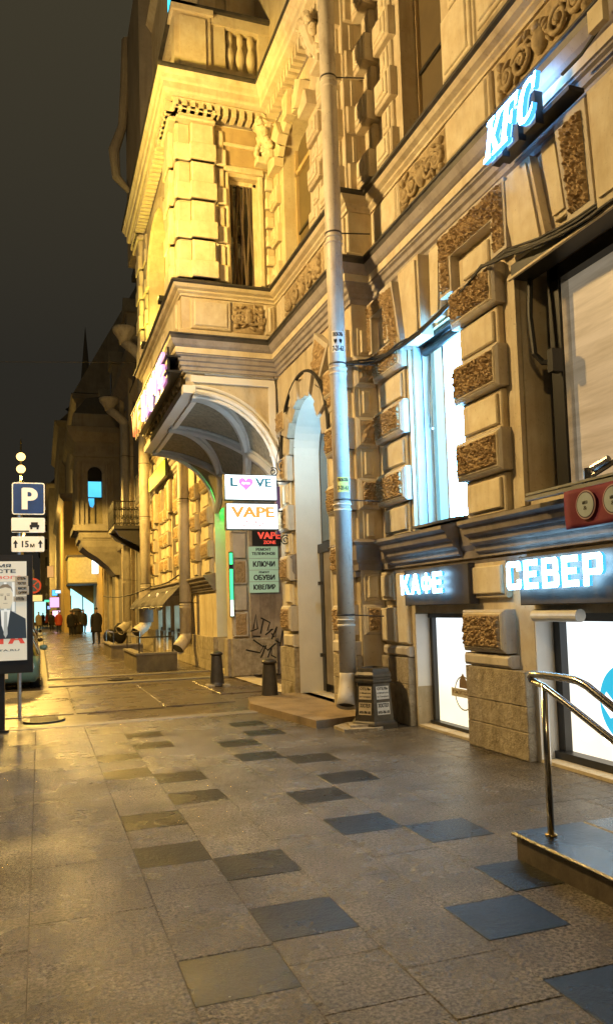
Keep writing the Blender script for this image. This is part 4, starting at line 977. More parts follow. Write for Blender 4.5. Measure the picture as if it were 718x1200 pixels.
# graffiti (paint on the wall) is part of the house
def gr(px, py): return (4.53+(px-281)*.01665, 17.105-.001*random.random(), .12+(792-py)*.01665)
g_ = MB()
for st in ([(288, 735), (292, 715), (294, 735), (284, 738)], [(298, 742), (303, 722)], [(299, 720), (312, 727), (308, 738), (316, 736), (305, 744)], [(312, 750), (322, 733)], [(314, 742), (318, 752), (324, 756)], [(324, 760), (331, 735)],
           [(275, 763), (295, 768), (300, 760), (286, 750), (287, 745), (298, 746)], [(296, 775), (304, 758)], [(306, 775), (312, 760), (311, 772), (318, 776)], [(300, 758), (306, 765), (318, 756)]):
    P_ = [gr(*p) for p in st]; g_.tube(P_, .018, 5)
for i in range(len(g_.v)): x, y, z = g_.v[i]; g_.v[i] = (x, 17.226-(17.12-y)*.0+(y-17.105)*.15-.004 if z > .86 else 17.126+(y-17.105)*.15-.004, z)
g_.build('graffiti', blkw, H)
T = thing('neon_strip_sign', 'tall narrow strip sign glowing green above and white below beside the green doorway', 'sign', (4.2, 17.3, 1.4))
b_ = MB(); b_.box(4.08, 4.17, 17.10, 17.14, 1.35, 2.85); b_.build('case', blackp, T)
b_ = MB(); b_.box(4.09, 4.16, 17.09, 17.10, 1.75, 2.45); b_.box(4.09, 4.16, 17.09, 17.10, 2.56, 2.82); b_.build('green_panel', emit('strip_green', (.05, 1, .25), 2.2), T)
b_ = MB(); b_.box(4.09, 4.16, 17.09, 17.10, 1.38, 1.745); b_.build('white_panel', emit('strip_white', (.85, 1, .8), 2), T)
# roof-edge letters on the outer beam of the bay
T = thing('balcony_letters', 'tilted glowing pink, white and orange letters reading WE I LOVE along the bay', 'sign', (2.14, 15.3, 5.55))
FW = FX(2.10)
b_ = MB(); b_.box(13.1, 18.0, 5.68, 5.72, -.25, .02, 0, F=FW); b_.box(13.1, 18.0, 5.95, 5.98, -.25, .02, 0, F=FW); b_.box(13.15, 17.9, 5.5, 6.14, -.06, -.02, 0, F=FW); b_.build('rail', blackp, T)
wh = emit('glow_white', (.75, .72, 1), 2); pk = emit('glow_pink', (1, .35, .75), 1.8); orr = emit('glow_orange', (1, .16, .05), 1.5); yl = emit('glow_yellow', (1, .45, .08), 1.5)
for s_, a, b, m_ in (('W', 17.05, 17.95, orr), ('E', 16.4, 16.95, yl), ('I', 16.05, 16.2, wh), ('L', 15.35, 15.85, pk), ('V', 13.85, 14.5, pk), ('E', 13.25, 13.75, pk)):
    text('letter', s_, FW, a, b, 5.55, 6.08, 0, .05, m_, T, True, .02)
b_ = MB(); heart(b_, FW, 14.93, 5.8, .34, 0, .05); b_.build('letter', emit('glow_heart', (1, .6, .9), 1.6), T)

b_ = MB()     # little gilt ornaments on the beam below the letters
for i in range(30):
    b_.ell(FX(2.42), 13.5+i*.165, 5.62+.05*math.sin(i*2.3), .02, .03, .09, .03, i)
b_.build('gilt_ornament', panelm, H)
T = thing('yellow_fascia_sign', 'glowing yellow rectangular fascia sign on the cornice beyond the bay', 'sign', (3.9, 26.3, 5.9))
b_ = MB(); b_.box(24.4, 28.3, 5.86, 6.42, .26, .34, 0, F=Lf); b_.build('case', blackp, T)
b_ = MB(); b_.box(24.45, 28.25, 5.9, 6.38, .341, .35, 0, F=Lf); b_.build('lit_face', emit('yellow_face', (.85, 1.0, .02), 1.4), T)
# red banner with two round emblems on the awning bar
T = thing('awning_bar', 'folded awning front bar of grey metal below the large window', 'awning', (4.1, 5.2, 2.42))
FA = FX(4.1)
b_ = MB(); b_.box(3.0, 5.76, 2.425, 2.455, -.02, .03, 0, F=FA); b_.box(3.0, 5.76, 2.47, 2.49, -.02, .02, 0, F=FA); b_.build('front_bar', mat('anodised_bar', (.45, .47, .5), .3, metal=.7), T)
b_ = MB(); b_.tube([(4.12, 4.98, 2.5), (4.35, 4.5, 2.75), (4.5, 4.0, 2.95)], .022, 8); b_.tube([(4.12, 4.98, 2.46), (4.12, 4.98, 2.58)], .035, 8); b_.tube([(4.12, 4.93, 2.57), (4.16, 4.78, 2.62)], .03, 8); b_.build('folding_arm', steel, T)
b_ = MB(); b_.tube([(4.12, 5.05, 2.44), (4.12, 4.5, 2.44)], .03, 8); b_.build('joint', blackp, T)
T = thing('red_banner', 'dark red cloth banner with round pale emblems hanging from the awning bar', 'banner', (4.08, 4.9, 2.1))
redcloth = mat('red_cloth', (.17, .012, .045), .8, (.14, .01, .035), 8, .2, 60)
b_ = MB(); nx = 24
vs = [FA(5.18-1.9*i/nx+.02*(1-j/8), 2.42-.31*j/8, .045+.012*math.sin(i*.9+j*.3)) for j in range(9) for i in range(nx+1)]
b_.add(vs, [(j*(nx+1)+i, j*(nx+1)+i+1, (j+1)*(nx+1)+i+1, (j+1)*(nx+1)+i) for j in range(8) for i in range(nx)]); o = b_.build('cloth', redcloth, T, True)
md = o.modifiers.new('thick', 'SOLIDIFY'); md.thickness = .004
b_ = MB()
for cu_ in (4.93, 4.62, 4.30):
    for (ra_, wd, m_) in ((.115, .062, 0), (.105, .064, 1), (.095, .066, 2)): b_.poly(FA, [(cu_+ra_*math.cos(2*PI*k/28), 2.28+ra_*math.sin(2*PI*k/28)) for k in range(28)], .06, wd, m_)
b_.build('round_emblem', [mat('emb_pink', (.40, .24, .28), .6), mat('emb_dark', (.05, .03, .08), .6), mat('emb_pale', (.34, .42, .50), .6)], T)
for cu_ in (4.93, 4.62): text('emblem_lettering', 'МЯСО', FA, cu_-.03, cu_+.03, 2.285, 2.31, .066, .002, ink, T, True); text('emblem_lettering', '&', FA, cu_-.02, cu_+.02, 2.24, 2.27, .066, .002, ink, T, True)

# ================================================================== PIPES AND CABLES
def downpipe(name, lab, x, y, r_, z0, z1, joints, elbow, funnel=None, tilt=0):
    T = thing(name, lab, 'downpipe', (x, y, z0)); b_ = MB()
    b_.tube([(x, y, z0+.28), (x, y, z1)], r_, 20); b_.build('pipe', pipem, T, True)
    for z in joints:
     b_ = MB(); b_.lathe(x, y, [(r_+.001, z-.09), (r_+.010, z-.085), (r_+.010, z-.06), (r_+.002, z-.055)], 20); b_.lathe(x, y, [(r_+.001, z-.01), (r_+.012, z-.008), (r_+.012, z+.012), (r_+.001, z+.014)], 20)
     b_.build('joint_ring', pipem, T, True)
    for z in joints:
        b_ = MB(); b_.lathe(x, y, [(r_+.002, z+.05), (r_+.007, z+.052), (r_+.007, z+.072), (r_+.002, z+.074)], 20); b_.tube([(x+r_*.7, y-.06, z+.06), (x+.45, y-.2, z+.03)], .009, 6); b_.ell(ID, x, z, y, .01, .01, .01) if False else None
        b_.build('clamp', iron, T)
    b_ = MB(); dx, dy = elbow
    pts = [(x, y, z0+.32), (x, y, z0+.20), (x+dx*.25, y+dy*.25, z0+.08), (x+dx*.7, y+dy*.7, z0-.04), (x+dx, y+dy, z0-.14)]
    b_.tube(pts, [r_, r_*1.0, r_*1.05, r_*1.1, r_*1.15], 20, cap=False); o = b_.build('elbow', pipem, T, True)
    md = o.modifiers.new('wall', 'SOLIDIFY'); md.thickness = .008; md.offset = -1
    b_ = MB(); b_.ell(ID, 0, 0, 0, .001, .001, .001) if False else None
    c0 = Vector(pts[-1]); dd = (Vector(pts[-1])-Vector(pts[-2])).normalized(); b_.tube([tuple(c0-dd*.05), tuple(c0-dd*.04)], r_*1.08, 16); b_.build('pipe_mouth', blackp, T)
    if funnel:
        b_ = MB(); b_.tube([(x, y, z1-.05), (x, y, z1+.1), (x+funnel[0]*.5, y+funnel[1]*.5, z1+.5), (x+funnel[0], y+funnel[1], z1+.8)], r_, 14)
        b_.lathe(x+funnel[0], y+funnel[1], [(r_, z1+.75), (r_*1.2, z1+.9), (r_*2.3, z1+1.2), (r_*2.4, z1+1.35), (r_*2.0, z1+1.36)], 14); b_.build('hopper', pipem, T, True)
    return T
T = downpipe('downpipe', 'tall pale painted downpipe with stuck notices, nearest, left of the blue lit window', 3.78, 9.36, .111, .40, 14.0, (1.36, 2.87, 4.7, 6.5, 8.7, 11.4), (-.10, -.15))
# stickers follow the pipe's curve
def sticker(z0, z1, a0, a1, m_, tx, name='sticker'):
    b_ = MB(); n_ = 10; R_ = .1125
    vs = [(3.78+R_*math.cos(a0+(a1-a0)*i/n_), 9.36+R_*math.sin(a0+(a1-a0)*i/n_), z) for z in (z0, z1) for i in range(n_+1)]
    b_.add(vs, [(i, i+1, n_+2+i, n_+1+i) for i in range(n_)]); b_.build(name, m_, T, recalc=False)
    for (s_, za, zb, fa, fb) in tx:
        def Fs(u, v, w_): a = a0+(a1-a0)*u; return (3.78+(R_+.001+w_)*math.cos(a), 9.36+(R_+.001+w_)*math.sin(a), v)
        if s_ == 'heart':
            hm = MB(); heart(hm, lambda u, v, w_: Fs(u, v, w_), fa, za, .0, 0, .001)
            pts = []
            for k in range(20):
                t = 2*PI*k/20; pts.append(Fs(fa+.13*math.sin(t)**3, za+.034*(13*math.cos(t)-5*math.cos(2*t)-2*math.cos(3*t)-math.cos(4*t))/13, .0012))
            hm = MB(); hm.add(pts+[Fs(fa, za, .0012)], [(i, (i+1) % 20, 20) for i in range(20)]); hm.build('printed_heart', ink, T, recalc=False)
        else: text('lettering', s_, Fs, fa, fb, za, zb, 0, .001, ink, T, False, .05)
A0, A1 = -2.6, -1.05
sticker(4.90, 5.19, A0, A1, bwhite, [('ЛЮБОВЬ', 5.115, 5.17, .08, .92), ('heart', 5.05, 0, .3, 0), ('heart', 5.05, 0, .7, 0), ('7-21-63', 4.915, 4.99, .05, .95)])
yelp = mat('paper_yellow', (.80, .66, .16), .7, (.7, .55, .12), 10)
sticker(3.03, 3.23, A0+.1, A1, yelp, [('ЛЮБОВЬ', 3.17, 3.215, .05, .95), ('7-21-63', 3.06, 3.115, .05, .95)])
downpipe('downpipe', 'ochre lit downpipe just beyond the green doorway, second from the front', 3.83, 21.4, .16, .62, 7.0, (1.7, 4.6), (-.28, -.25))
T = downpipe('downpipe', 'farther ochre downpipe with a hopper, passing the far end of the bay', 3.72, 28.9, .19, .9, 11.0, (2.5, 5.0, 7.0, 9.0), (-.42, -.3), (-.6, .4))
b_ = MB(); b_.tube([(3.72, 28.9, 1.15), (3.72, 28.9, 2.3)], .26, 14); b_.build('cover', darktrim, T, True)
def cable(name, lab, runs, r_, grp=None):
    T = thing(name, lab, 'cable', runs[0][0], grp)
    rr = random.Random(len(runs))
    for P_ in runs:
        pts = []
        for a, b in zip(P_, P_[1:]):
            L_ = math.dist(a, b)
            for i in range(8):
                t = i/8; pts.append((a[0]+(b[0]-a[0])*t, a[1]+(b[1]-a[1])*t, a[2]+(b[2]-a[2])*t-.10*L_*t*(1-t)+rr.uniform(-.006, .006)))
        pts.append(P_[-1]); b_ = MB(); b_.tube(pts, r_, 6); b_.build('strand', cablem, T, True)
runs = []
for k in range(5):
    j = lambda s_: random.uniform(-s_, s_)
    runs.append([(3.98, 9.9, 4.95+j(.03)), (4.1, 9.5, 4.86+j(.03)), (4.28, 9.2, 4.83+j(.03)), (4.3, 8.66, 4.80+j(.04)), (4.36, 7.6, 4.88+j(.05)), (4.28, 6.6, 4.98+j(.03)), (4.3, 6.2, 4.93+j(.04)), (4.34, 5.2, 4.78+j(.06)), (4.36, 3.9, 4.85+j(.05))])
cable('cable_bundle', 'bundle of black cables sagging across the facade above the lit window', runs, .013)
runs = [[(4.0, 10.1, 4.9), (4.0, 10.5, 4.86), (4.03, 11.0, 5.22), (4.03, 11.58, 5.36), (4.03, 12.2, 5.14), (4.03, 12.7, 4.6), (4.0, 12.95, 4.2), (4.08, 13.25, 4.05)], [(4.0, 10.1, 4.85), (4.0, 10.6, 4.8), (4.02, 10.9, 4.95)], [(4.12, 13.15, 4.05), (4.12, 13.2, 5.5), (4.05, 13.15, 5.75)]]
cable('cable_bundle', 'thin black cables looping round the door arch beside the vault', runs, .008)
cable('cable', 'long dark cable strung low in front of the far ochre facade', [[(3.7, 21.5, 2.55), (3.4, 25, 2.35), (2.4, 31.5, 2.2)]], .02)
cable('overhead_wire', 'thin wire crossing the night sky from the left edge to the bay', [[(-25, 26, 10.4), (2.4, 18.6, 7.6)]], .008)
cable('cable', 'short cable drooping from the cornice corner beside the near downpipe', [[(3.86, 9.66, 6.3), (3.86, 9.60, 5.9), (3.98, 9.66, 5.5)]], .010)
# conduit and sensor on KFC cornice
T = thing('floodlight_housing', 'small pale fixture with a cable on the cornice beyond the slanted sign', 'light fitting', (4.15, 4.6, 6.2))
b_ = MB(); b_.box(4.55, 4.72, 6.02, 6.2, .3, .36, 0, F=N); b_.build('housing', panelm, T); b_ = MB(); b_.tube([N(4.63, 6.05, .3), N(4.9, 6.0, .28), N(5.15, 6.0, .28)], .015, 6); b_.build('lead', cablem, T)

# ================================================================== STREET FURNITURE
# litter bin
T = thing('litter_bin', 'dark hexagonal cast litter bin with two white notices beside the downpipe', 'litter bin', (4.03, 9.05, 0))
def hexring(rads, n_=6, a0=PI/6):
    b_ = MB(); vs = []
    for (r_, z) in rads:
        for k in range(n_): a = a0+2*PI*k/n_; vs.append((4.03+r_*math.cos(a), 9.13+r_*math.sin(a), z))
    fs = [(i*n_+k, i*n_+(k+1) % n_, (i+1)*n_+(k+1) % n_, (i+1)*n_+k) for i in range(len(rads)-1) for k in range(n_)]
    fs += [tuple(range(n_))[::-1], tuple(range((len(rads)-1)*n_, len(rads)*n_))]; b_.add(vs, fs); return b_
binm = mat('bin_bronze', (.09, .075, .055), .42, (.05, .045, .035), 14, .35, 60, metal=.3, dirt=.4, dscale=6, dcol=(.16, .12, .07), bdist=.004)
BA = -PI/2+.10
hexring([(.33, .0), (.33, .055), (.30, .075), (.285, .09)], a0=BA-PI/6).build('base', binm, T)
hexring([(.28, .09), (.235, .56)], a0=BA-PI/6).build('body', binm, T)
hexring([(.25, .56), (.265, .575), (.265, .60), (.25, .61), (.25, .63), (.262, .64), (.262, .665), (.235, .70), (.225, .74), (.16, .75), (.15, .70)], a0=BA-PI/6).build('rim', binm, T)
def binface(ang):
    def F(u, v, w_):
        R_ = (.28-(v-.09)/.47*.045)*math.cos(PI/6)+w_; return (4.03+R_*math.cos(ang)-u*math.sin(ang), 9.13+R_*math.sin(ang)+u*math.cos(ang), v)
    return F
for ang, pm in ((BA, bwhite), (BA-PI/3, mat('paper_old', (.62, .52, .36), .7))):
    F = binface(ang)
    for (z0, z1) in ((.36, .52), (.17, .32)):
        b_ = MB(); b_.box(-.085, .095, z0, z1, .002, .005, 0, F=F); b_.build('notice', pm, T)
    text('lettering', 'ОТЕЛЬ', F, -.07, .08, .475, .51, .005, .002, ink, T, False, .05); text('lettering', 'от 2000 руб сутки', F, -.075, .085, .425, .45, .005, .002, ink, T); text('lettering', 'ул. Гончарная', F, -.075, .085, .38, .405, .005, .002, ink, T)
    text('lettering', 'ХОСТЕЛ', F, -.07, .08, .26, .31, .005, .002, ink, T, False, .04); text('lettering', '8-921-706-1-05', F, -.075, .085, .185, .22, .005, .002, ink, T, False, .04)
# bollards
def bollard(x, y, lab):
    T = thing('bollard', lab, 'bollard', (x, y, 0), 'iron bollards in front of the passage'); b_ = MB()
    b_.lathe(x, y, [(.17, .0), (.17, .04), (.15, .05), (.14, .1), (.105, .60), (.10, .62)], 18); b_.build('post', iron, T, True)
    b_ = MB(); b_.lathe(x, y, [(.10, .62), (.125, .63), (.125, .66), (.10, .68), (.05, .70), (.001, .705)], 18); b_.build('cap', iron, T, True)
bollard(3.60, 12.4, 'tapered black iron bollard beside the stone door step'); bollard(3.36, 15.35, 'tapered black iron bollard farther off below the green doorway')
b_ = MB(); b_.panel(ID, 3.15, 3.6, 15.2, 15.55, -.02, .05, .02); tag(b_.build('bollard_footing', lime), 'low stone footing under the farther iron bollard', 'stone footing')
# door step
T = MB()
def P2(F, pts, z0, z1): T.poly(lambda u, v, w_: (u, v, w_), pts, z0, z1)
T.poly(ID, [(3.02, 11.5), (3.30, 9.30), (4.02, 9.45), (4.3, 10.9), (4.3, 12.6), (3.2, 12.3)], -.02, .10)
tag(T.build('door_step', mat('step_stone', (.34, .25, .15), .55, (.22, .16, .10), 3, .4, 40, dirt=.6, dcol=(.07, .05, .03), bdist=.006)), 'broad low stone step in front of the arched door', 'step')
T = MB(); T.poly(ID, [(3.5, 8.85), (3.9, 8.75), (4.15, 8.95), (4.12, 9.3), (3.75, 9.4), (3.5, 9.2)], -.02, .035); T.poly(ID, [(3.62, 8.95), (3.86, 8.9), (3.95, 9.2), (3.7, 9.25)], .0, .06)
tag(T.build('gutter_stone', lime), 'rough flat stone under the mouth of the nearest downpipe', 'stone')
# landing with the rail, bottom right
T = MB(); T.poly(ID, [(2.70, -3), (3.75, -3), (3.75, 4.07), (2.70, 4.07)], -.02, .135, 0); o = T.build('landing', mat('landing_granite', (.16, .13, .10), .35, (.09, .075, .06), 12, .5, 60, dirt=.5, dcol=(.04, .03, .02), bdist=.006, rvar=.1))
LT = o; tag(LT, 'raised granite landing with a steel handrail at the lower right', 'landing')
T = MB(); T.panel(ID, 2.68, 3.2, 1.6, 4.1, .1355, .155, .01, 0); T.panel(ID, 3.205, 3.76, 1.6, 4.1, .1355, .155, .01, 0); T.panel(ID, 2.68, 3.76, -3, 1.59, .1355, .155, .01, 0)
T.build('paving_top', granite('landing_top', (.22, .21, .20), (.10, .095, .09), .25, .1, .3, .8), LT)
R_ = thing('handrail', 'polished steel handrail with two rails standing on the landing', 'handrail', (2.845, 3.93, .155))
b_ = MB(); b_.tube([(2.845, 3.93, .156), (2.845, 3.93, 1.04)], .0205, 14); b_.build('post', steel, R_, True)
b_ = MB(); b_.lathe(2.845, 3.93, [(.035, .155), (.035, .163), (.024, .170)], 16); b_.build('flange', mat('brass_flange', (.5, .38, .16), .25, metal=1), R_, True)
def arcp(pts, r0=.03):
    return pts
b_ = MB()
up = [(2.845, 4.04, 1.055), (2.845, 4.06, 1.075), (2.845, 4.04, 1.095), (2.845, 3.93, 1.095), (2.845, 3.72, 1.095), (2.845, 3.62, 1.088), (2.845, 3.54, 1.065), (2.845, 3.34, .97), (2.845, 2.2, .42), (2.845, 1.6, .155)]
b_.tube(up, .0225, 14); b_.build('top_rail', steel, R_, True)
b_ = MB(); b_.tube([(2.845, 4.04, 1.055), (2.845, 3.93, 1.03), (2.845, 3.7, .94), (2.845, 3.34, .79), (2.845, 2.2, .27), (2.845, 1.95, .156)], .019, 14); b_.build('lower_rail', steel, R_, True)
# sunken stair walls far along the pavement
def pit(name, lab, x0, x1, y0, y1, h):
    T = thing(name, lab, 'low wall', ((x0+x1)/2, y0, 0), 'low parapets round basement stairs'); b_ = MB(); t_ = .16
    b_.box(x0, x1, y0, y0+t_, 0, h); b_.box(x0, x0+t_, y0+t_, y1, 0, h); b_.build('parapet', mat('parapet_'+str(int(y0)), (.20, .16, .11), .7, (.12, .10, .07), 5, .4, 30, dirt=.5, bdist=.01), T)
    b_ = MB(); b_.box(x0-.03, x1, y0-.03, y0+t_+.03, h, h+.05); b_.box(x0-.03, x0+t_+.03, y0+t_+.03, y1, h, h+.05); b_.build('coping', kerbm, T)
    b_ = MB(); zt = h+.45
    b_.tube([(x0+.08, y0+.1, h+.05), (x0+.08, y0+.1, zt)], .02, 6); b_.tube([(x0+.08, y1-.1, h+.05), (x0+.08, y1-.1, zt)], .02, 6); b_.tube([(x0+.08, y0+.1, zt), (x0+.08, y1-.1, zt)], .022, 6); b_.tube([(x1-.1, y0+.1, h+.05), (x1-.1, y0+.1, zt)], .02, 6); b_.tube([(x0+.08, y0+.1, zt), (x1-.1, y0+.1, zt)], .022, 6)
    b_.build('rail', steel if y0 > 24 else iron, T)
pit('stair_parapet', 'low stone parapet with iron rail left of the second downpipe', 2.35, 3.4, 20.3, 23.4, .42)
pit('stair_parapet', 'farther low parapet with a steel rail near the far downpipe', 2.25, 3.3, 26.6, 29.8, .42)
T = thing('canvas_awning', 'grey canvas awning drooping over the blue lit basement windows', 'awning', (3.7, 25.5, 1.7)); b_ = MB(); nx, ny = 40, 8
canvas = mat('canvas_grey', (.12, .11, .12), .8, (.08, .075, .08), 6, .3, 50)
vs = []
for j in range(ny+1):
    for i in range(nx+1):
        y = 22.0+8.2*i/nx; t = j/ny
        vs.append((4.05-.75*t+.03*math.sin(i*.9), y, 2.35-.55*t*t-.14*t+.05*math.sin(i*.8+j)*t-(.06*abs(math.sin(i*.55)) if j == ny else 0)))
b_.add(vs, [(j*(nx+1)+i, j*(nx+1)+i+1, (j+1)*(nx+1)+i+1, (j+1)*(nx+1)+i) for j in range(ny) for i in range(nx)]); o = b_.build('canvas', canvas, T, True); o.modifiers.new('t', 'SOLIDIFY').thickness = .01
b_ = MB()
for y in (23.2, 25.2, 27.2): b_.ell(ID, 3.62, y, 2.05, .05, .09, .09)
b_.build('spotlight', emit('spot_warm', (1, .7, .3), .8, (.5, .4, .2)), T)
b_ = MB(); b_.tube([(3.31, 22, 1.66), (3.31, 30.2, 1.66)], .02, 6); b_.build('front_bar', blackp, T)

# parking sign
T = thing('parking_sign', 'blue parking sign with two white plates below it on a pole', 'road sign', (-.3, 12.62, 0))
b_ = MB(); b_.tube([(-.30, 12.66, -.02), (-.30, 12.66, 3.62)], .03, 10); b_.build('pole', mat('galvanised', (.4, .4, .38), .45, metal=.6), T)
FS = FY(12.6)
def rrect(u0, u1, v0, v1, r_):
    pts = []
    for (cu_, cv_, a) in ((u1-r_, v0+r_, -PI/2), (u1-r_, v1-r_, 0), (u0+r_, v1-r_, PI/2), (u0+r_, v0+r_, PI)):
        for k in range(5): pts.append((cu_+r_*math.cos(a+k*PI/8), cv_+r_*math.sin(a+k*PI/8)))
    return pts
signw = emit('retro_white', (.85, .72, .48), .22, (.80, .76, .66)); signb = mat('sign_blue', (.02, .06, .20), .35)
zb = 3.10
b_ = MB(); b_.poly(FS, rrect(-.395, .085, zb, zb+.50, .035), 0, .012, 0); b_.poly(FS, rrect(-.378, .068, zb+.017, zb+.483, .025), .012, .015, 1); b_.build('parking_panel', [signw, signb], T)
text('lettering', 'P', FS, -.255, -.02, zb+.08, zb+.42, .015, .003, signw, T, False, .05)
b_ = MB(); b_.poly(FS, rrect(-.405, .085, 2.82, 3.05, .02), 0, .012, 0); b_.poly(FS, rrect(-.41, .088, 2.815, 3.055, .02), -.004, 0, 1)
b_.box(-.14, .0, 2.90, 2.94, .012, .016, 1, F=FS); b_.box(-.12, -.02, 2.94, 2.98, .012, .016, 1, F=FS); b_.box(-.13, -.10, 2.87, 2.90, .012, .016, 1, F=FS); b_.box(-.04, -.01, 2.87, 2.90, .012, .016, 1, F=FS); b_.box(-.40, -.15, 2.83, 2.85, .012, .016, 1, F=FS)
b_.build('vehicle_plate', [signw, blkw], T)
b_ = MB(); b_.poly(FS, rrect(-.405, .075, 2.52, 2.76, .02), 0, .012, 0)
for u in (-.345, .015): b_.box(u-.012, u+.012, 2.58, 2.65, .012, .016, 1, F=FS); b_.poly(FS, [(u-.035, 2.645), (u+.035, 2.645), (u, 2.705)], .012, .016, 1)
b_.build('distance_plate', [signw, blkw], T); text('lettering', '15', FS, -.255, -.155, 2.59, 2.69, .012, .004, blkw, T, False, .02); text('lettering', 'м', FS, -.135, -.07, 2.59, 2.645, .012, .004, blkw, T, False, .02)
# poster stand
PY = 11.0
T = thing('poster_stand', 'black advertising stand with a poster of a man in a suit', 'billboard', (-.75, PY, 0))
b_ = MB(); b_.box(-1.35, -.09, PY, PY+.28, .78, 2.36); b_.build('case', blackp, T)
b_ = MB(); b_.box(-1.0, -.45, PY+.05, PY+.24, -.02, .78); b_.box(-1.05, -.40, PY+.0, PY+.28, -.02, .04); b_.build('leg', blackp, T)
pap = emit('poster_paper', (.80, .70, .48), .45, (.5, .46, .38)); FPp = FY(PY)
b_ = MB(); b_.box(-1.28, -.165, .95, 2.27, 0, .012, 0, F=FPp); pp = b_.build('poster', pap, T)
def ptext(s_, a, b, z0, z1, m_, bd=.02): text('lettering', s_, FPp, a, b, z0, z1, .012, .003, m_, pp, False, bd)
pred = emit('poster_red', (.65, .08, .05), .5, (.5, .05, .03)); pdk = emit('poster_dark', (.03, .05, .06), .3, (.04, .05, .06)); pskin = emit('poster_skin', (.62, .55, .38), .6, (.4, .34, .24)); pcol = emit('poster_grey', (.42, .44, .38), .5, (.3, .3, .28)); pshirt = emit('poster_shirt', (.75, .75, .68), .6, (.5, .5, .45))
ptext('НОВОЕ ВРЕМЯ', -1.2, -.36, 2.19, 2.235, pdk, .02); ptext('МЫ О ВЛАСТЕ', -1.2, -.30, 2.115, 2.165, pdk, .03); ptext('ГАЗЕТА НОВОГО', -1.2, -.22, 2.035, 2.075, pred, .01)
b_ = MB(); b_.box(-1.2, -.3, 1.42, 2.0, .012, .014, 0, F=FPp)
for i in range(7): b_.box(-.95+i*.1, -.915+i*.1, 1.6, 1.99, .014, .016, 1, F=FPp)
b_.build('colonnade_picture', [pcol, pshirt], pp)
b_ = MB()
FPm = lambda u, v, w_: FPp(u+.07, v+.02, w_)
b_.poly(FPm, [(-.74, 1.22), (-.24, 1.22), (-.25, 1.48), (-.38, 1.56), (-.45, 1.60), (-.57, 1.60), (-.66, 1.56), (-.76, 1.50)], .016, .019, 0)
b_.poly(FPm, [(-.56, 1.6), (-.44, 1.6), (-.47, 1.40), (-.50, 1.24), (-.55, 1.40)], .019, .021, 1); b_.poly(FPm, [(-.515, 1.58), (-.48, 1.58), (-.475, 1.28), (-.50, 1.23), (-.525, 1.28)], .021, .023, 3)
b_.poly(FPm, [(-.56, 1.62), (-.44, 1.62), (-.41, 1.72), (-.41, 1.82), (-.44, 1.90), (-.50, 1.93), (-.56, 1.90), (-.60, 1.82), (-.59, 1.72)], .019, .022, 2)
b_.build('printed_man', [pdk, pshirt, pskin, pcol], pp)
b_ = MB()
for u in (-.545, -.465): b_.box(u-.018, u+.018, 1.79, 1.798, .022, .023, 0, F=FPm); b_.box(u-.022, u+.022, 1.81, 1.817, .022, .023, 0, F=FPm)
b_.poly(FPm, [(-.507, 1.79), (-.497, 1.79), (-.488, 1.735), (-.512, 1.735)], .022, .0235, 0); b_.box(-.53, -.475, 1.688, 1.694, .022, .023, 0, F=FPm)
b_.poly(FPm, [(-.60, 1.83), (-.585, 1.9), (-.53, 1.945), (-.47, 1.945), (-.42, 1.9), (-.405, 1.83), (-.43, 1.885), (-.5, 1.905), (-.57, 1.885)], .022, .0232, 0)
b_.build('printed_face', emit('poster_shadow', (.25, .2, .13), .35, (.2, .15, .1)), pp)
ptext('КАСТА', -1.15, -.19, 1.17, 1.33, pred, .05); ptext('WWW.KASTA.RU', -1.0, -.26, 1.075, 1.10, pdk, .01)
for (a, b, z0, z1, ss) in ((-.31, -.145, 1.94, 2.07, ('ОТЕЛЬ', 'ХОСТЕЛ')), (-.30, -.135, 1.82, 1.935, ('ВСЕ', 'СУТКИ')), (-.33, -.165, 1.73, 1.80, ('ОТЕЛЬ',))):
    b_ = MB(); b_.box(a, b, z0, z1, .024, .027, 0, F=FPp); b_.build('stuck_notice', mat('notice_paper', (.62, .52, .36), .7), T)
    for i, s_ in enumerate(ss): h_ = (z1-z0)/len(ss); text('lettering', s_, FPp, a+.03, b-.03, z1-(i+1)*h_+h_*.25, z1-i*h_-h_*.2, .027, .002, ink, T, False, .04)


# street lamps at the kerb
glob = emit('lamp_globe', (1.0, .58, .18), 3.2)
def street_lamp(x, y, lab, power, hz=9.4):
    T = thing('street_lamp', lab, 'street lamp', (x, y, -.02), 'twin globe street lamps along the kerb')
    b_ = MB(); b_.lathe(x, y, [(.2, -.05), (.2, .25), (.15, .3), (.13, 1.0), (.08, 1.1), (.07, 3), (.055, hz-1.3), (.09, hz-1.25), (.05, hz-1.1), (.04, hz+.6)], 12)
    b_.lathe(x, y, [(.03, hz+.6), (.05, hz+.7), (.001, hz+.95)], 8); b_.build('post', mat('lamp_post_paint', (.30, .26, .12), .5) if 'lamp_post_paint' not in MATS else MATS['lamp_post_paint'], T, True)
    for z in (hz, hz-.62):
        b_ = MB(); b_.lathe(x, y, [(.02, z-.2), (.13, z-.17), (.2, z-.08), (.22, z+.02), (.18, z+.13), (.08, z+.2), (.02, z+.21)], 14)
        b_.build('globe', glob, T, True)
        
    if power and (y < 20 or y > 70): light('POINT', 'lamp_light', (x, y, hz-.95), power, WARM if y < 20 else SOD, .22)
    elif power: light('SPOT', 'lamp_light', (x, y, hz-.95), power, SOD, .22, aim=(x+.3, y, 0), spot=2.95, blend=.2)
LX = -1.5
street_lamp(LX, 9.6, 'near twin globe street lamp at the kerb, just out of view', 2900, 8.6)
street_lamp(LX-.3, -6.0, 'street lamp behind the viewer at the kerb', 1000, 9.0)
street_lamp(LX, 24.5, 'second twin globe street lamp beyond the poster stand', 7500)
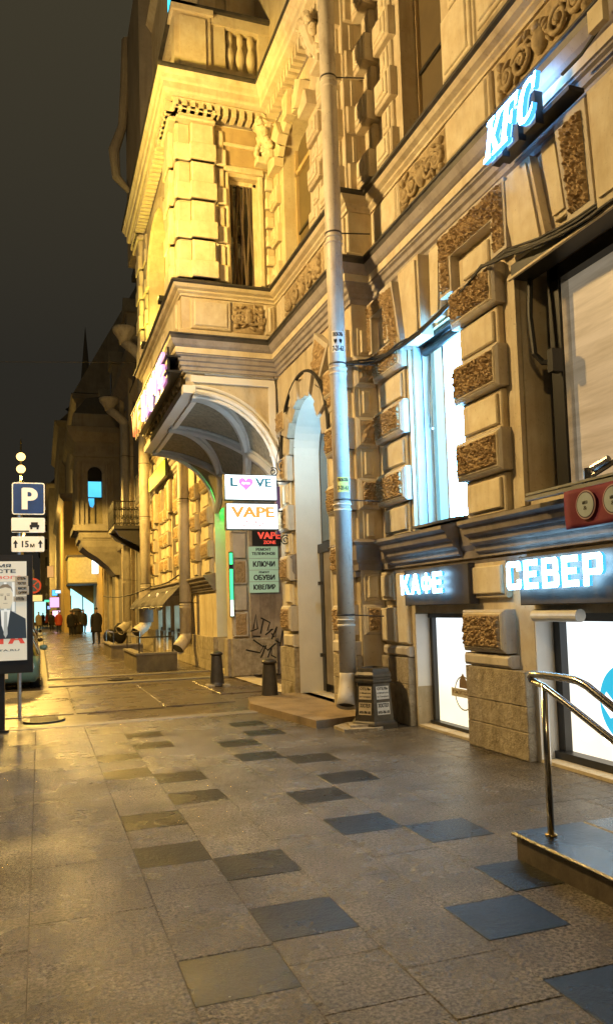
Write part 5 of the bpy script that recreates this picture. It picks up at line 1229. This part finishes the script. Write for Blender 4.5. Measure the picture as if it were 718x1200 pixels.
street_lamp(-.84, 40.3, 'tall twin globe street lamp with bright globes above the parking sign', 4500)
street_lamp(-1.35, 57, 'third lamp in the distance, its globes level with the parking sign', 4500)
street_lamp(-1.4, 73, 'fourth distant lamp glinting below the distance plate', 3000)
street_lamp(-2.2, 122, 'fifth lamp, a small glint low over the far street', 6000)
street_lamp(-2.8, 170, 'sixth lamp, the faintest glint at the far end of the street', 1500)
# wall-wash projectors that light the bay front, standing on the sill cornice
for y in (14.3, 16.9):
    T = thing('floodlight', 'small black floodlight on the ledge of the bay, %s' % ('near its corner' if y < 15 else 'farther along'), 'floodlight', (2.2, y, 7.36), 'floodlights on the bay ledge')
    b_ = MB(); b_.box(2.16, 2.30, y-.08, y+.08, 7.38, 7.5); b_.build('housing', blackp, T)
    light('SPOT', 'flood_beam', (2.14, y, 7.46), 290, (1, .74, .10), .06, aim=(2.5, y, 9.6), spot=2.4, blend=.8)
# spot added to yellow the bay, no fixture of its own


light('SPOT', 'bay_fill_spot', (LX, 9.9, 8.2), 1600, AMB, .15, aim=(3.2, 13.4, 9.6), spot=.95, blend=.6)
T = thing('door_lamp', 'small cold white lamp inside the arch of the door recess', 'lamp', (4.4, 11.0, 4.35)); b_ = MB(); b_.lathe(4.42, 11.0, [(.05, 4.36), (.06, 4.40), (.03, 4.46)], 12); b_.build('lamp_base', blackp, T); b_ = MB(); b_.ell(ID, 4.42, 11.0, 4.33, .05, .05, .05); b_.build('bulb', emit('bulb_cold', (.6, .9, 1), 6), T); light('POINT', 'door_light', (4.36, 11.05, 4.25), 45, (.45, .80, 1.0), .06)



# ================================================================== BUILDINGS FARTHER DOWN THE STREET
farst = mat('far_stucco', (.36, .33, .28), .85, (.27, .245, .21), 1.5, .2, 8, dirt=.5, dscale=.6, dcol=(.12, .10, .08)); farroof = mat('far_roof', (.10, .095, .09), .7); fdark = mat('far_window', (.02, .02, .022), .15)
Bd = thing('oriel_house', 'grey stucco house with a round headed oriel window and iron balcony past the bay', 'building', (4.4, 40, 0)); FB2 = FX(4.4)
mb = MB(); wins = [(y, y+1.1, z, z+2.2) for y in (35.0, 38.2, 41.0, 50.5, 53.2) for z in (2.3, 6.2, 10.2)]
mb.wall(FB2, 33.55, 56, 0, 13.8, wins, .3, 0); mb.box(33.5, 33.55, 0, 13.8, -6, 0, 0, F=FB2)
for k in range(6): mb.box(33.9+k*4.2, 34.3+k*4.2, 0, 13.4, 0, .18, 1, F=FB2)
mb.build('wall', [farst, stucco], Bd)
mb = MB(); mb.sweep([(4.4, 33.5), (4.4, 56)], [(0, 13.0), (.15, 13.1), (.5, 13.5), (.55, 13.8), (0, 13.9)]); mb.sweep([(4.4, 33.5), (4.4, 44.9)], [(0, 4.9), (.2, 5.0), (.25, 5.2), (0, 5.3)]); mb.build('cornice', farst, Bd)
mb = MB(); mb.add([(4.1, 33.5, 13.85), (4.1, 56, 13.85), (6.2, 56, 24), (6.2, 33.5, 21), (12, 33.5, 13.85), (12, 56, 13.85)], [(0, 1, 2, 3), (0, 3, 4), (1, 5, 2), (2, 5, 4, 3)]); rf = mb.build('roof', farroof, Bd)
mb = MB(); mb.box(5.6, 6.2, 37, 38, 16, 24); mb.build('chimney', farst, rf)
for (a, b, c, d_) in wins:
    mb = MB(); mb.box(a, b, c, d_, -.2, -.18, 0, F=FB2); wf = mb.build('window', fdark, Bd)
for k in range(3):
    mb = MB(); y = 36.5+k*8; mb.box(4.0, 5.2, y, y+1.4, 13.8, 15.8, 0); mb.poly(lambda u, v, w_: (w_, u, v), [(y-.2, 15.8), (y+1.6, 15.8), (y+.7, 16.8)], 3.9, 5.2, 0); mb.box(3.98, 4.0, y+.3, y+1.1, 14.0, 15.4, 1); mb.build('dormer', [farst, fdark], rf)
# oriel
OY = 45.0
mb = MB(); Fo = FY(OY); Fx = FX(1.95)
mb.wall(Fo, 1.95, 4.4, 6.2, 12.1, [(2.62, 3.42, 6.6, 9.9, 'arch')], .3, 0); mb.wall(Fx, OY, OY+4, 6.2, 12.1, [(OY+.8, OY+1.8, 6.9, 9.9, 'arch'), (OY+2.3, OY+3.3, 6.9, 9.9, 'arch')], .3, 0); mb.box(1.95, 4.4, OY+4, OY+4.05, 6.2, 12.1); mb.box(1.97, 4.4, OY+.02, OY+4, 6.2, 6.25); mb.box(1.97, 4.4, OY+.02, OY+4, 12.0, 12.1)
for (a, b) in ((2.0, 2.15), (2.28, 2.42), (3.6, 3.74), (3.9, 4.05)): mb.panel(Fo, a, b, 6.3, 10.2, 0, .12, .03, 0)
for i in range(5): mb.panel(Fo, 2.12+i*.42, 2.36+i*.42, 10.75, 11.1, 0, .07, .03, 0)
for k in range(12):
    a0, a1 = PI*k/12, PI*(k+1)/12; q = [(3.02+.42*math.cos(a0), 9.5+.42*math.sin(a0)), (3.02+.62*math.cos(a0), 9.5+.62*math.sin(a0)), (3.02+.62*math.cos(a1), 9.5+.62*math.sin(a1)), (3.02+.42*math.cos(a1), 9.5+.42*math.sin(a1))]; mb.poly(Fo, q, 0, .09, 0)
op = [(4.4, OY), (1.95, OY), (1.95, OY+4), (4.4, OY+4)]
mb.sweep(op, [(0, 10.4), (.12, 10.45), (.12, 10.6), (0, 10.62)]); mb.sweep(op, [(0, 11.3), (.1, 11.35), (.4, 11.8), (.45, 12.1), (0, 12.2)]); mb.sweep(op, [(0, 12.15), (.1, 12.2), (.1, 12.9), (0, 13.0)]); mb.sweep(op, [(0, 6.35), (.08, 6.35), (.15, 6.2), (.15, 6.5), (0, 6.6)])
orl = mb.build('oriel', farst, Bd)
mb = MB()
lv = [(0, 6.2), (.15, 6.1), (.15, 5.7), (.25, 5.65), (.35, 5.3), (.7, 5.0), (1.2, 4.7), (1.8, 4.2), (2.2, 3.7)]
vs = []
for (i_, z) in lv: vs += [(1.95+i_, OY+i_*.3, z), (4.4, OY+i_*.3, z), (4.4, OY+4-i_*.3, z), (1.95+i_, OY+4-i_*.3, z)]
mb.add(vs, [(k*4+j, k*4+(j+1) % 4, k*4+4+(j+1) % 4, k*4+4+j) for k in range(len(lv)-1) for j in range(4)]); mb.panel(Fo, 2.3, 3.9, 5.78, 6.05, -.2, .02, .03); mb.build('corbel', farst, orl)
mb = MB(); mb.add([(1.9, OY-.05, 12.95), (4.5, OY-.05, 12.95), (4.5, OY+4, 12.95), (1.9, OY+4, 12.95), (2.6, OY+.6, 14.0), (4.5, OY+.6, 14.4), (4.5, OY+3.4, 14.4), (2.6, OY+3.4, 14.0)], [(0, 1, 5, 4), (1, 2, 6, 5), (2, 3, 7, 6), (3, 0, 4, 7), (4, 5, 6, 7)]); mb.build('oriel_roof', farroof, orl)
mb = MB(); mb.box(2.62, 3.42, 6.6, 8.9, -.2, -.18, 0, F=Fo); mb.box(2.62, 3.42, 8.9, 9.9, -.2, -.18, 2, F=Fo); wf = mb.build('lower_panes', [mat('far_curtain', (.25, .22, .14), .6), fdark, fdark], orl)
mb = MB(); mb.box(2.65, 3.38, 8.15, 9.05, -.178, -.17, 0, F=Fo); mb.poly(Fo, [(2.66, 7.95), (2.66, 8.1), (2.98, 8.1), (2.98, 7.75), (2.9, 7.55), (2.75, 7.6)], -.178, -.17, 0); mb.build('blue_pane', glow_mat('far_blue_glow', (.02, .30, .75), (.10, .60, .95), 1.3, 7.6, 9.2, .3), orl)
mb = MB(); mb.box(3.0, 3.05, 6.6, 8.1, -.17, -.12, 0, F=Fo); mb.box(2.62, 3.42, 8.08, 8.14, -.17, -.12, 0, F=Fo); mb.build('window_frame', blackp, orl)
# iron balcony
Bl = MB(); by0, by1, bx = 33.9, 36.6, 3.05
Bl.box(bx, 4.4, by0, by1, 5.15, 5.3); Bl.poly(lambda u, v, w_: (u, w_, v), [(4.4, 4.3), (4.4, 5.15), (3.1, 5.15), (3.3, 4.85)], by0+.2, by0+.4); Bl.poly(lambda u, v, w_: (u, w_, v), [(4.4, 4.3), (4.4, 5.15), (3.1, 5.15), (3.3, 4.85)], by1-.4, by1-.2)
blo = Bl.build('balcony', iron, Bd)
Bl = MB()
def railrun(p, q):
    L_ = math.dist(p, q); n_ = int(L_/.16)
    Bl.tube([(p[0], p[1], 6.35), (q[0], q[1], 6.35)], .03, 6); Bl.tube([(p[0], p[1], 5.4), (q[0], q[1], 5.4)], .02, 6)
    for i in range(n_+1):
        x = p[0]+(q[0]-p[0])*i/n_; y = p[1]+(q[1]-p[1])*i/n_; Bl.tube([(x, y, 5.3), (x, y, 6.35)], .016, 5)
        ux, uy = (q[0]-p[0])/L_, (q[1]-p[1])/L_
        if i < n_:
            Bl.tube([(x+ux*(.08+.07*math.cos(a)), y+uy*(.08+.07*math.cos(a)), 5.62+k_*.42+.07*math.sin(a)) for k_ in (0,) for a in [j*PI/4 for j in range(9)]], .012, 4)
            Bl.tube([(x+ux*(.08+.07*math.cos(a)), y+uy*(.08+.07*math.cos(a)), 6.02+.07*math.sin(a)) for a in [j*PI/4 for j in range(9)]], .012, 4)
railrun((4.4, by0), (bx, by0)); railrun((bx, by0), (bx, by1)); railrun((bx, by1), (4.4, by1)); Bl.build('railing', iron, blo)
downpipe('downpipe', 'grey downpipe with a wide hopper on the corner beyond the iron balcony', 3.95, 37.6, .2, .8, 10.6, (3, 6, 9), (-.4, -.3), (-.7, .3))

yel = mat('ochre_plaster', (.62, .46, .18), .8, (.54, .39, .15), 1.2, .1, 10, dirt=.3, dcol=(.3, .2, .08))
Yh = thing('ochre_house', 'brightly lit ochre plastered house with a boxy overhang above a glowing shop door', 'building', (4, 66, 0))
mb = MB(); mb.box(1.9, 12, 66, 96, 0, 11, 0); mb.box(4.2, 12, 56.05, 66, 0, 12.5, 0); mb.build('wall', yel, Yh)
mb = MB(); mb.sweep([(12, 66), (1.9, 66), (1.9, 96)], [(0, 10.8), (.3, 11.1), (.35, 11.4), (0, 11.5)]); mb.build('cornice', farst, Yh)
mb = MB(); mb.box(3.0, 12, 66.5, 96, 11.4, 20, 0); mb.sweep([(12, 66.5), (3.0, 66.5), (3.0, 96)], [(0, 19.2), (.3, 19.6), (.4, 20), (0, 20.1)])
for i in range(5): mb.panel(FY(66.5), 3.5+i*1.6, 4.4+i*1.6, 13, 16.5, 0, .2, .05, 1)
mb.build('upper_storeys', [farst, fdark], Yh)
mb = MB(); mb.add([(2.8, 66.2, 20.1), (12, 66.2, 20.1), (12, 66.2, 34), (9.0, 66.2, 31.5), (2.8, 96, 20.1), (9.0, 96, 31.5), (12, 96, 34)], [(0, 1, 2, 3), (0, 3, 5, 4), (3, 2, 6, 5)]); mb.build('steep_roof', farst, Yh)
mb = MB(); mb.box(2.1, 4.25, 61.6, 65.9, 3.9, 5.9, 0); mb.box(2.0, 4.3, 61.5, 66, 5.9, 6.05, 1); mb.box(2.05, 4.25, 61.55, 65.95, 3.8, 3.9, 1); mb.build('overhang', [mat('cream_box', (.66, .60, .34), .7), farroof], Yh)
mb = MB(); mb.add([(2.4, 65.98, 0), (4.3, 65.98, 0), (4.3, 65.98, 2.2), (2.4, 65.98, 3.6)], [(0, 1, 2, 3)]); mb.build('shop_door', glow_mat('cyan_shop', (.55, .9, 1), (.35, .85, .95), 1.7, 0, 3.4), Yh)
mb = MB()
for x in (2.38, 3.3, 4.25): mb.box(x, x+.08, 65.9, 65.97, 0, 3)
mb.build('door_frame', blackp, Yh)
mb = MB(); mb.box(3.75, 4.35, 60.0, 60.3, 4.5, 5.7); mb.build('lit_sign', emit('far_white_sign', (.8, .95, 1), 2.0), Yh)
# far dark houses
def darkhouse(name, lab, x0, y0, y1, h, rows, spire=None, lit=()):
    T = thing(name, lab, 'building', (x0, y0, 0)); mb = MB(); F1 = FX(x0); F2 = FY(y0)
    n_ = int((y1-y0)/3.2); hs = [(y0+1+i*3.2, y0+2.2+i*3.2, 3.6+k*3.6, 5.7+k*3.6) for i in range(n_) for k in range(rows)]
    mb.wall(F1, y0, y1, 0, h, hs, .3, 0)
    h2 = [(x0+.9+i*2.6, x0+1.9+i*2.6, 3.6+k*3.6, 5.7+k*3.6) for i in range(3) for k in range(rows)]
    mb.wall(F2, x0, x0+10, 0, h, h2, .3, 0); mb.box(x0, x0+10, y0, y1, h-.05, h, 0)
    mb.sweep([(x0+10, y0), (x0, y0), (x0, y1)], [(0, h-.7), (.3, h-.4), (.5, h-.2), (.5, h), (0, h+.1)]); mb.sweep([(x0+10, y0), (x0, y0), (x0, y1)], [(0, 3.0), (.2, 3.1), (.2, 3.3), (0, 3.35)])
    mb.build('wall', farst, T)
    for (F, hh) in ((F1, hs), (F2, h2)):
        for (a, b, c, d_) in hh:
            mb = MB(); mb.box(a, b, c, d_, -.25, -.23, 0, F=F); mb.build('window', fdark, T)
    mb = MB()
    if spire: mb.lathe(x0+spire[0], y0+2.6, [(spire[1], h-.2), (spire[1], h+2.0), (spire[1]*1.15, h+2.2), (spire[1]*.85, h+2.6), (spire[1]*.28, h+spire[2]*.45), (.02, h+spire[2])], 10)
    mb.add([(x0, y0, h), (x0, y1, h), (x0+4, y1, h+4), (x0+4, y0, h+4), (x0+10, y0, h), (x0+10, y1, h)], [(0, 1, 2, 3), (0, 3, 4), (1, 5, 2), (2, 5, 4, 3)]); mb.build('roof', farroof, T)
darkhouse('tower_house', 'tall dark house with a pointed spire rising behind the ochre house', 2.3, 97, 125, 25, 6, (3.4, 2.2, 13))
darkhouse('dark_house', 'dark house front farther on, beyond the spired one', 1.5, 126, 160, 22, 5)
darkhouse('dark_house', 'farthest dark house closing the street on the right', .2, 161, 260, 20, 5)
# ---- small shop signs and lights far away
for (x, y, z, w_, h_, col, st, lab) in ((1.75, 92, 3.6, .9, .7, (.1, .5, 1), 1.6, 'small blue sign over the distant pavement'), (1.55, 84, 2.2, 1.2, 1.1, (1, .45, .8), 1.3, 'pink glowing shop sign beside the distant doorway'), (1.55, 80, 1.2, .8, .7, (1, .6, .85), 1.8, 'pale pink lit shop window low in the distance'),
                                        (1.0, 100, 3.0, 1.0, .35, (.1, .8, .45), 1.3, 'small green glowing sign in the distance'), (1.9, 78, 3.5, 1.0, .35, (.5, .75, 1), 2.0, 'white glowing sign above the pink one'), (1.4, 110, 6.5, .9, 1.6, (1, .5, .15), .7, 'warm lit window high on the distant house'), (1.0, 112, 2.2, .8, .5, (.3, .5, 1), 1.4, 'tiny violet blue sign at the end of the pavement'), (.6, 118, 3.2, 1.6, .5, (1, .5, .12), .9, 'orange banner sign low over the distant kerb')):
    T = thing('shop_sign', lab, 'sign', (x, y, z), 'distant shop signs'); b_ = MB(); b_.box(x-w_/2, x+w_/2, y, y+.2, z, z+h_); b_.build('case', blackp, T); b_ = MB(); b_.box(x-w_/2+.04, x+w_/2-.04, y-.02, y-.001, z+.04, z+h_-.04); b_.build('lit_face', emit('far_face', col, st), T)
T = thing('bus_shelter', 'distant lit shelter panel at the kerb beyond the parked cars', 'bus shelter', (-.2, 100, 0)); b_ = MB(); b_.box(-1.3, .9, 100, 100.2, .2, 3.4); b_.build('frame', blackp, T); b_ = MB(); b_.box(-1.1, .7, 99.96, 99.99, .6, 3.1); b_.build('lit_panel', emit('shelter_cyan', (.45, .85, .8), 1.3), T)
T = thing('advert_stand', 'narrow glowing blue and white advert panel behind the poster stand', 'billboard', (-.9, 48, 0)); b_ = MB(); b_.box(-1.45, -.30, 48, 48.25, .5, 4.2); b_.build('frame', blackp, T); b_ = MB(); b_.box(-1.35, -.40, 47.96, 47.99, .8, 4.0); b_.build('lit_face', glow_mat('advert_glow', (.9, .5, .35), (.25, .5, 1), 1.2, 1.0, 3.6, .4), T)
T = thing('no_parking_sign', 'round no parking sign with a small plate on a pole in the distance', 'road sign', (-.25, 34, 0)); b_ = MB(); b_.tube([(-.25, 34.05, -.1), (-.25, 34.05, 3.1)], .03, 8); b_.build('pole', iron, T)
FN_ = FY(34); b_ = MB(); b_.poly(FN_, [(-.25+.32*math.cos(2*PI*k/24), 2.75+.32*math.sin(2*PI*k/24)) for k in range(24)], 0, .02, 0); b_.poly(FN_, [(-.25+.25*math.cos(2*PI*k/24), 2.75+.25*math.sin(2*PI*k/24)) for k in range(24)], .02, .025, 1); b_.poly(FN_, [(-.45, 2.92), (-.42, 2.95), (-.05, 2.58), (-.08, 2.55)], .025, .03, 0); b_.poly(FN_, [(-.42, 2.55), (-.45, 2.58), (-.08, 2.95), (-.05, 2.92)], .025, .03, 0)
b_.build('disc', [mat('sign_red', (.5, .04, .04), .4), signb], T); b_ = MB(); b_.box(-.6, .1, 2.1, 2.36, 0, .02, 0, F=FN_); b_.build('plate', signw, T)

# ================================================================== CARS
def car(x, y, col, lab, L_=4.4, W_=1.75):
    T = thing('parked_car', lab, 'car', (x, y, -.14), 'cars parked along the kerb'); z0 = -.14
    st = [(0, .35, .62, .60, .62), (.08, .28, .72, .78, .74), (.35, .26, .80, .84, .78), (.75, .24, .84, 1.30, .62), (1.15, .24, .86, 1.42, .60), (2.3, .24, .86, 1.45, .60), (2.9, .24, .86, 1.30, .62), (3.35, .24, .86, .92, .78), (4.1, .26, .74, .80, .78), (4.32, .30, .66, .70, .72), (4.4, .36, .60, .60, .62)]
    b_ = MB(); vs = []
    for (s_, zl, zb_, zr, hr) in st:
        hb = W_/2*(.90 if s_ in (0, 4.4) else .97 if s_ < .1 or s_ > 4.2 else 1)
        for sx in (-1, 1):
            r8 = [(hb*.9, zl), (hb, zl+.12), (hb, zb_-.08), (hb*.97, zb_), (hr, zr-.06 if zr > zb_+.1 else zb_), (hr*.85, zr)]
            r8 = [(x+sx*a, y+s_, z0+b) for a, b in r8]
            vs += r8 if sx == 1 else r8
    n_ = 12; ring = lambda k: [k*n_+j for j in range(6)]+[k*n_+6+j for j in range(5, -1, -1)]
    fs = []; mi = []
    for k in range(len(st)-1):
        a, b = ring(k), ring(k+1)
        for j in range(12):
            fs.append((a[j], a[(j+1) % 12], b[(j+1) % 12], b[j])); glassy = (j in (3, 7) and st[k][3] > 1.0 and st[k+1][3] > 1.0) or (j in (3, 4, 5, 6, 7) and ((st[k][3] < 1 < st[k+1][3]) or (st[k][3] > 1 > st[k+1][3])))
            mi.append(1 if glassy else 0)
    fs += [tuple(ring(0))[::-1], tuple(ring(len(st)-1))]; mi += [0, 0]
    b_.v = vs; b_.f = fs; b_.m = mi; b_.build('body', [col, darkglass], T, True)
    for (wy) in (.85, 3.5):
        for sx in (-1, 1):
            xx = x+sx*(W_/2-.1); b_ = MB(); b_.lathe(0, 0, [(.30, -.1), (.33, -.07), (.33, .07), (.30, .1)], 20, F=lambda u, v, q, xx=xx, wy=wy: (xx+q, y+wy+u, z0+.33+v)); wh_ = b_.build('wheel', blackp, T)
            b_ = MB(); b_.lathe(0, 0, [(.19, -.105), (.2, .105)], 14, F=lambda u, v, q, xx=xx, wy=wy: (xx+q, y+wy+u, z0+.33+v)); b_.build('rim', steel, wh_)
    for sx in (-1, 1):
        b_ = MB(); b_.box(x+sx*.62-.13, x+sx*.62+.13, y-.02, y+.08, z0+.56, z0+.68); b_.build('headlight', mat('lens_clear', (.6, .6, .6), .1), T)
        b_ = MB(); b_.box(x+sx*.62-.13, x+sx*.62+.13, y+4.34, y+4.42, z0+.56, z0+.68); b_.build('tail_light', mat('lens_red', (.3, .01, .01), .2), T)
        b_ = MB(); b_.ell(ID, x+sx*(W_/2+.08), y+1.2, z0+.95, .09, .06, .07); b_.build('wing_mirror', col, T)
    b_ = MB(); b_.box(x-.25, x+.25, y-.03, y-.01, z0+.38, z0+.48); b_.build('number_plate', bwhite, T)
paint1 = mat('paint_teal', (.10, .22, .24), .18, (.10, .22, .24), 1, spec=.9); paint2 = mat('paint_black', (.02, .02, .022), .15, spec=.9); paint3 = mat('paint_silver', (.35, .36, .37), .2, spec=.9)
car(-.88, 17.2, paint1, 'teal grey parked car half hidden by the poster stand, nearest'); car(-.95, 22.8, paint2, 'black parked car behind the teal one'); car(-.95, 28.6, paint3, 'silver parked car, third along the kerb'); car(-.95, 35.0, paint2, 'dark parked car, fourth along the kerb')

# ================================================================== PEOPLE
def person(x, y, lab, coat, legs, hgt=1.75, face=0.0, stride=.18, hairc=None, skinm=None, grp=None):
    k = hgt/1.75; bpyv = []; edges = []; rad = []
    def V(p, r_): bpyv.append(p); rad.append(r_); return len(bpyv)-1
    pel = V((0, 0, .95), .15); ch = V((0, .01, 1.22), .165); sh = V((0, 0, 1.42), .13); nk = V((0, -.01, 1.52), .055); hd0 = V((0, -.02, 1.60), .075); hd = V((0, -.03, 1.68), .085)
    edges += [(pel, ch), (ch, sh), (sh, nk), (nk, hd0), (hd0, hd)]
    for s_ in (-1, 1):
        st = stride*s_
        hp = V((.09*s_, 0, .88), .11); kn = V((.10*s_, -st*.6-.03, .50), .072); an = V((.10*s_, -st*.7+(.06 if s_ > 0 else 0), .10), .048); to = V((.11*s_, -st*.7-.14, .045), .042)
        edges += [(pel, hp), (hp, kn), (kn, an), (an, to)]
        sl = V((.20*s_, 0, 1.40), .07); el = V((.26*s_, .04+st*.3, 1.12), .055); wr = V((.27*s_, -.03+st*.7, .88), .038); pm = V((.27*s_, -.04+st*.8, .80), .032)
        edges += [(sh, sl), (sl, el), (el, wr), (wr, pm)]
        for q, (dx, dy, dz, r_) in enumerate(((.0, -.03, -.085, .010), (.0, -.01, -.095, .010), (.0, .012, -.09, .010), (.0, .03, -.075, .009), (-.03*s_, -.035, -.04, .011))):
            a = pm; m1 = V((.27*s_+dx*.6, -.04+st*.8+dy*.8, .80+dz*.55), r_*1.1); m2 = V((.265*s_+dx-.01*s_, -.04+st*.8+dy-.01, .80+dz), r_); edges += [(a, m1), (m1, m2)]
    me = bpy.data.meshes.new('person'); ca, sa = math.cos(face), math.sin(face)
    me.from_pydata([(p[0]*ca-p[1]*sa, p[0]*sa+p[1]*ca, p[2]) for p in bpyv], edges, []); o = bpy.data.objects.new('person_tmp', me); C.objects.link(o)
    md = o.modifiers.new('skin', 'SKIN'); sv = me.skin_vertices[0].data
    for i, r_ in enumerate(rad): sv[i].radius = (r_, r_); sv[i].use_root = False
    sv[0].use_root = True; md.use_smooth_shade = True
    s2 = o.modifiers.new('sub', 'SUBSURF'); s2.levels = 1
    dg = bpy.context.evaluated_depsgraph_get(); dg.update(); m2 = bpy.data.meshes.new_from_object(o.evaluated_get(dg)); bpy.data.objects.remove(o)
    m2.materials.clear(); sk = skinm or skin
    for v in m2.vertices: v.co = v.co*k
    for p in m2.polygons:
        z = p.center.z/k; p.material_index = 2 if (z > 1.53 or z < .86 and abs(p.center.x*ca+p.center.y*sa)/k > .2) else (0 if z > .80 else 1); p.use_smooth = True
    b = link('person', m2, [coat, legs, sk]); b.location = (x, y, 0)
    tag(b, lab, 'person', grp)
    # clothing and hair as children
    c_ = MB(); c_.lathe(0, 0, [(.10, 1.47), (.17, 1.40), (.205, 1.2), (.21, 1.0), (.235, .72), (.24, .60), (.2, .60)], 16)
    c_.v = [((p[0]*1.12)*ca-(p[1]*.72)*sa, (p[0]*1.12)*sa+(p[1]*.72)*ca, p[2]) for p in c_.v]; c_.v = [(p[0]*k, p[1]*k, p[2]*k) for p in c_.v]
    j = c_.build('coat', coat, None, True); j.parent = b
    h_ = MB(); h_.ell(ID, 0, .0, 1.70, .080, .092, .085, n=12, k=8); h_.v = [((p[0])*ca-(p[1])*sa, p[0]*sa+p[1]*ca, max(p[2], 1.685)) for p in h_.v]; h_.v = [(p[0]*k, p[1]*k, p[2]*k) for p in h_.v]
    j = h_.build('hair', hairc or blkw, None, True); j.parent = b
    f_ = MB(); f_.ell(ID, 0, -.115, 1.655, .012, .02, .016, n=8, k=4)
    for s_ in (-1, 1): f_.ell(ID, .03*s_, -.103, 1.68, .012, .008, .007, m=1, n=8, k=4); f_.ell(ID, .085*s_, -.02, 1.66, .01, .02, .025, n=8, k=4)
    f_.ell(ID, 0, -.104, 1.615, .022, .008, .005, m=1, n=8, k=4)
    f_.v = [((p[0]*ca-p[1]*sa)*k, (p[0]*sa+p[1]*ca)*k, p[2]*k) for p in f_.v]; j = f_.build('face', [sk, ink], None, True); j.parent = b
    return b
skin = mat('skin', (.45, .28, .2), .6); darkcoat = mat('dark_coat', (.018, .016, .016), .8); jeans = mat('jeans', (.03, .035, .05), .8); redcoat = mat('red_jacket', (.45, .06, .02), .7); beigecoat = mat('beige_coat', (.35, .3, .22), .8)
person(2.55, 38.3, 'man in a dark coat walking away along the pavement, largest figure', darkcoat, darkcoat, 1.78, PI+.2, .2)
person(3.0, 58.5, 'dark clothed figure standing against the glowing shop doorway', darkcoat, jeans, 1.8, .3, .05)
person(2.05, 56, 'dark clothed figure left of the shop doorway beside the black bin', darkcoat, darkcoat, 1.75, PI, .1)
person(1.45, 66, 'person in a red jacket farther down the pavement', redcoat, jeans, 1.75, PI, .15)
person(1.0, 72, 'dark figure just left of the red jacket', darkcoat, jeans, 1.7, 0, .15)
person(-.1, 70, 'figure in a pale coat near the lit shelter at the kerb', beigecoat, jeans, 1.75, .4, .1)
person(2.3, 57.5, 'dark figure partly hidden beside the ochre house corner', darkcoat, jeans, 1.7, PI, .1)
for i, (x, y, ct, lab) in enumerate(((1.1, 84, darkcoat, 'tiny dark figure farther back at the street end'), (.7, 90, redcoat, 'tiny figure in red at the street end near the orange banner'), (1.75, 75, beigecoat, 'small pale coated figure below the white sign'), (.35, 95, darkcoat, 'tiny dark figure close to the distant kerb'), (2.35, 69, darkcoat, 'dark figure by the ochre wall behind the bin'))): person(x, y, lab, ct, jeans, 1.72, i*1.3, .12)
T = thing('street_bin', 'round black litter bin standing near the far ochre house', 'litter bin', (2.6, 61, 0)); b_ = MB(); b_.lathe(2.6, 61, [(.42, 0), (.45, .1), (.45, 1.6), (.40, 1.7)], 14); b_.build('barrel', blackp, T); b_ = MB(); b_.lathe(2.6, 61, [(.47, 1.7), (.47, 1.8), (.2, 1.95)], 14); b_.build('lid', iron, T)
T = thing('rubbish_bags', 'dark bags leaning at the foot of the oriel house wall', 'bags', (3.4, 39.5, 0)); b_ = MB(); b_.ell(ID, 3.3, 39.5, .35, .35, .4, .38, n=10, k=7); b_.build('bag', blackp, T, True); b_ = MB(); b_.ell(ID, 3.75, 39.2, .5, .35, .4, .55, n=10, k=7); b_.build('bag', darkcoat, T, True)
print('objects', len(bpy.data.objects))
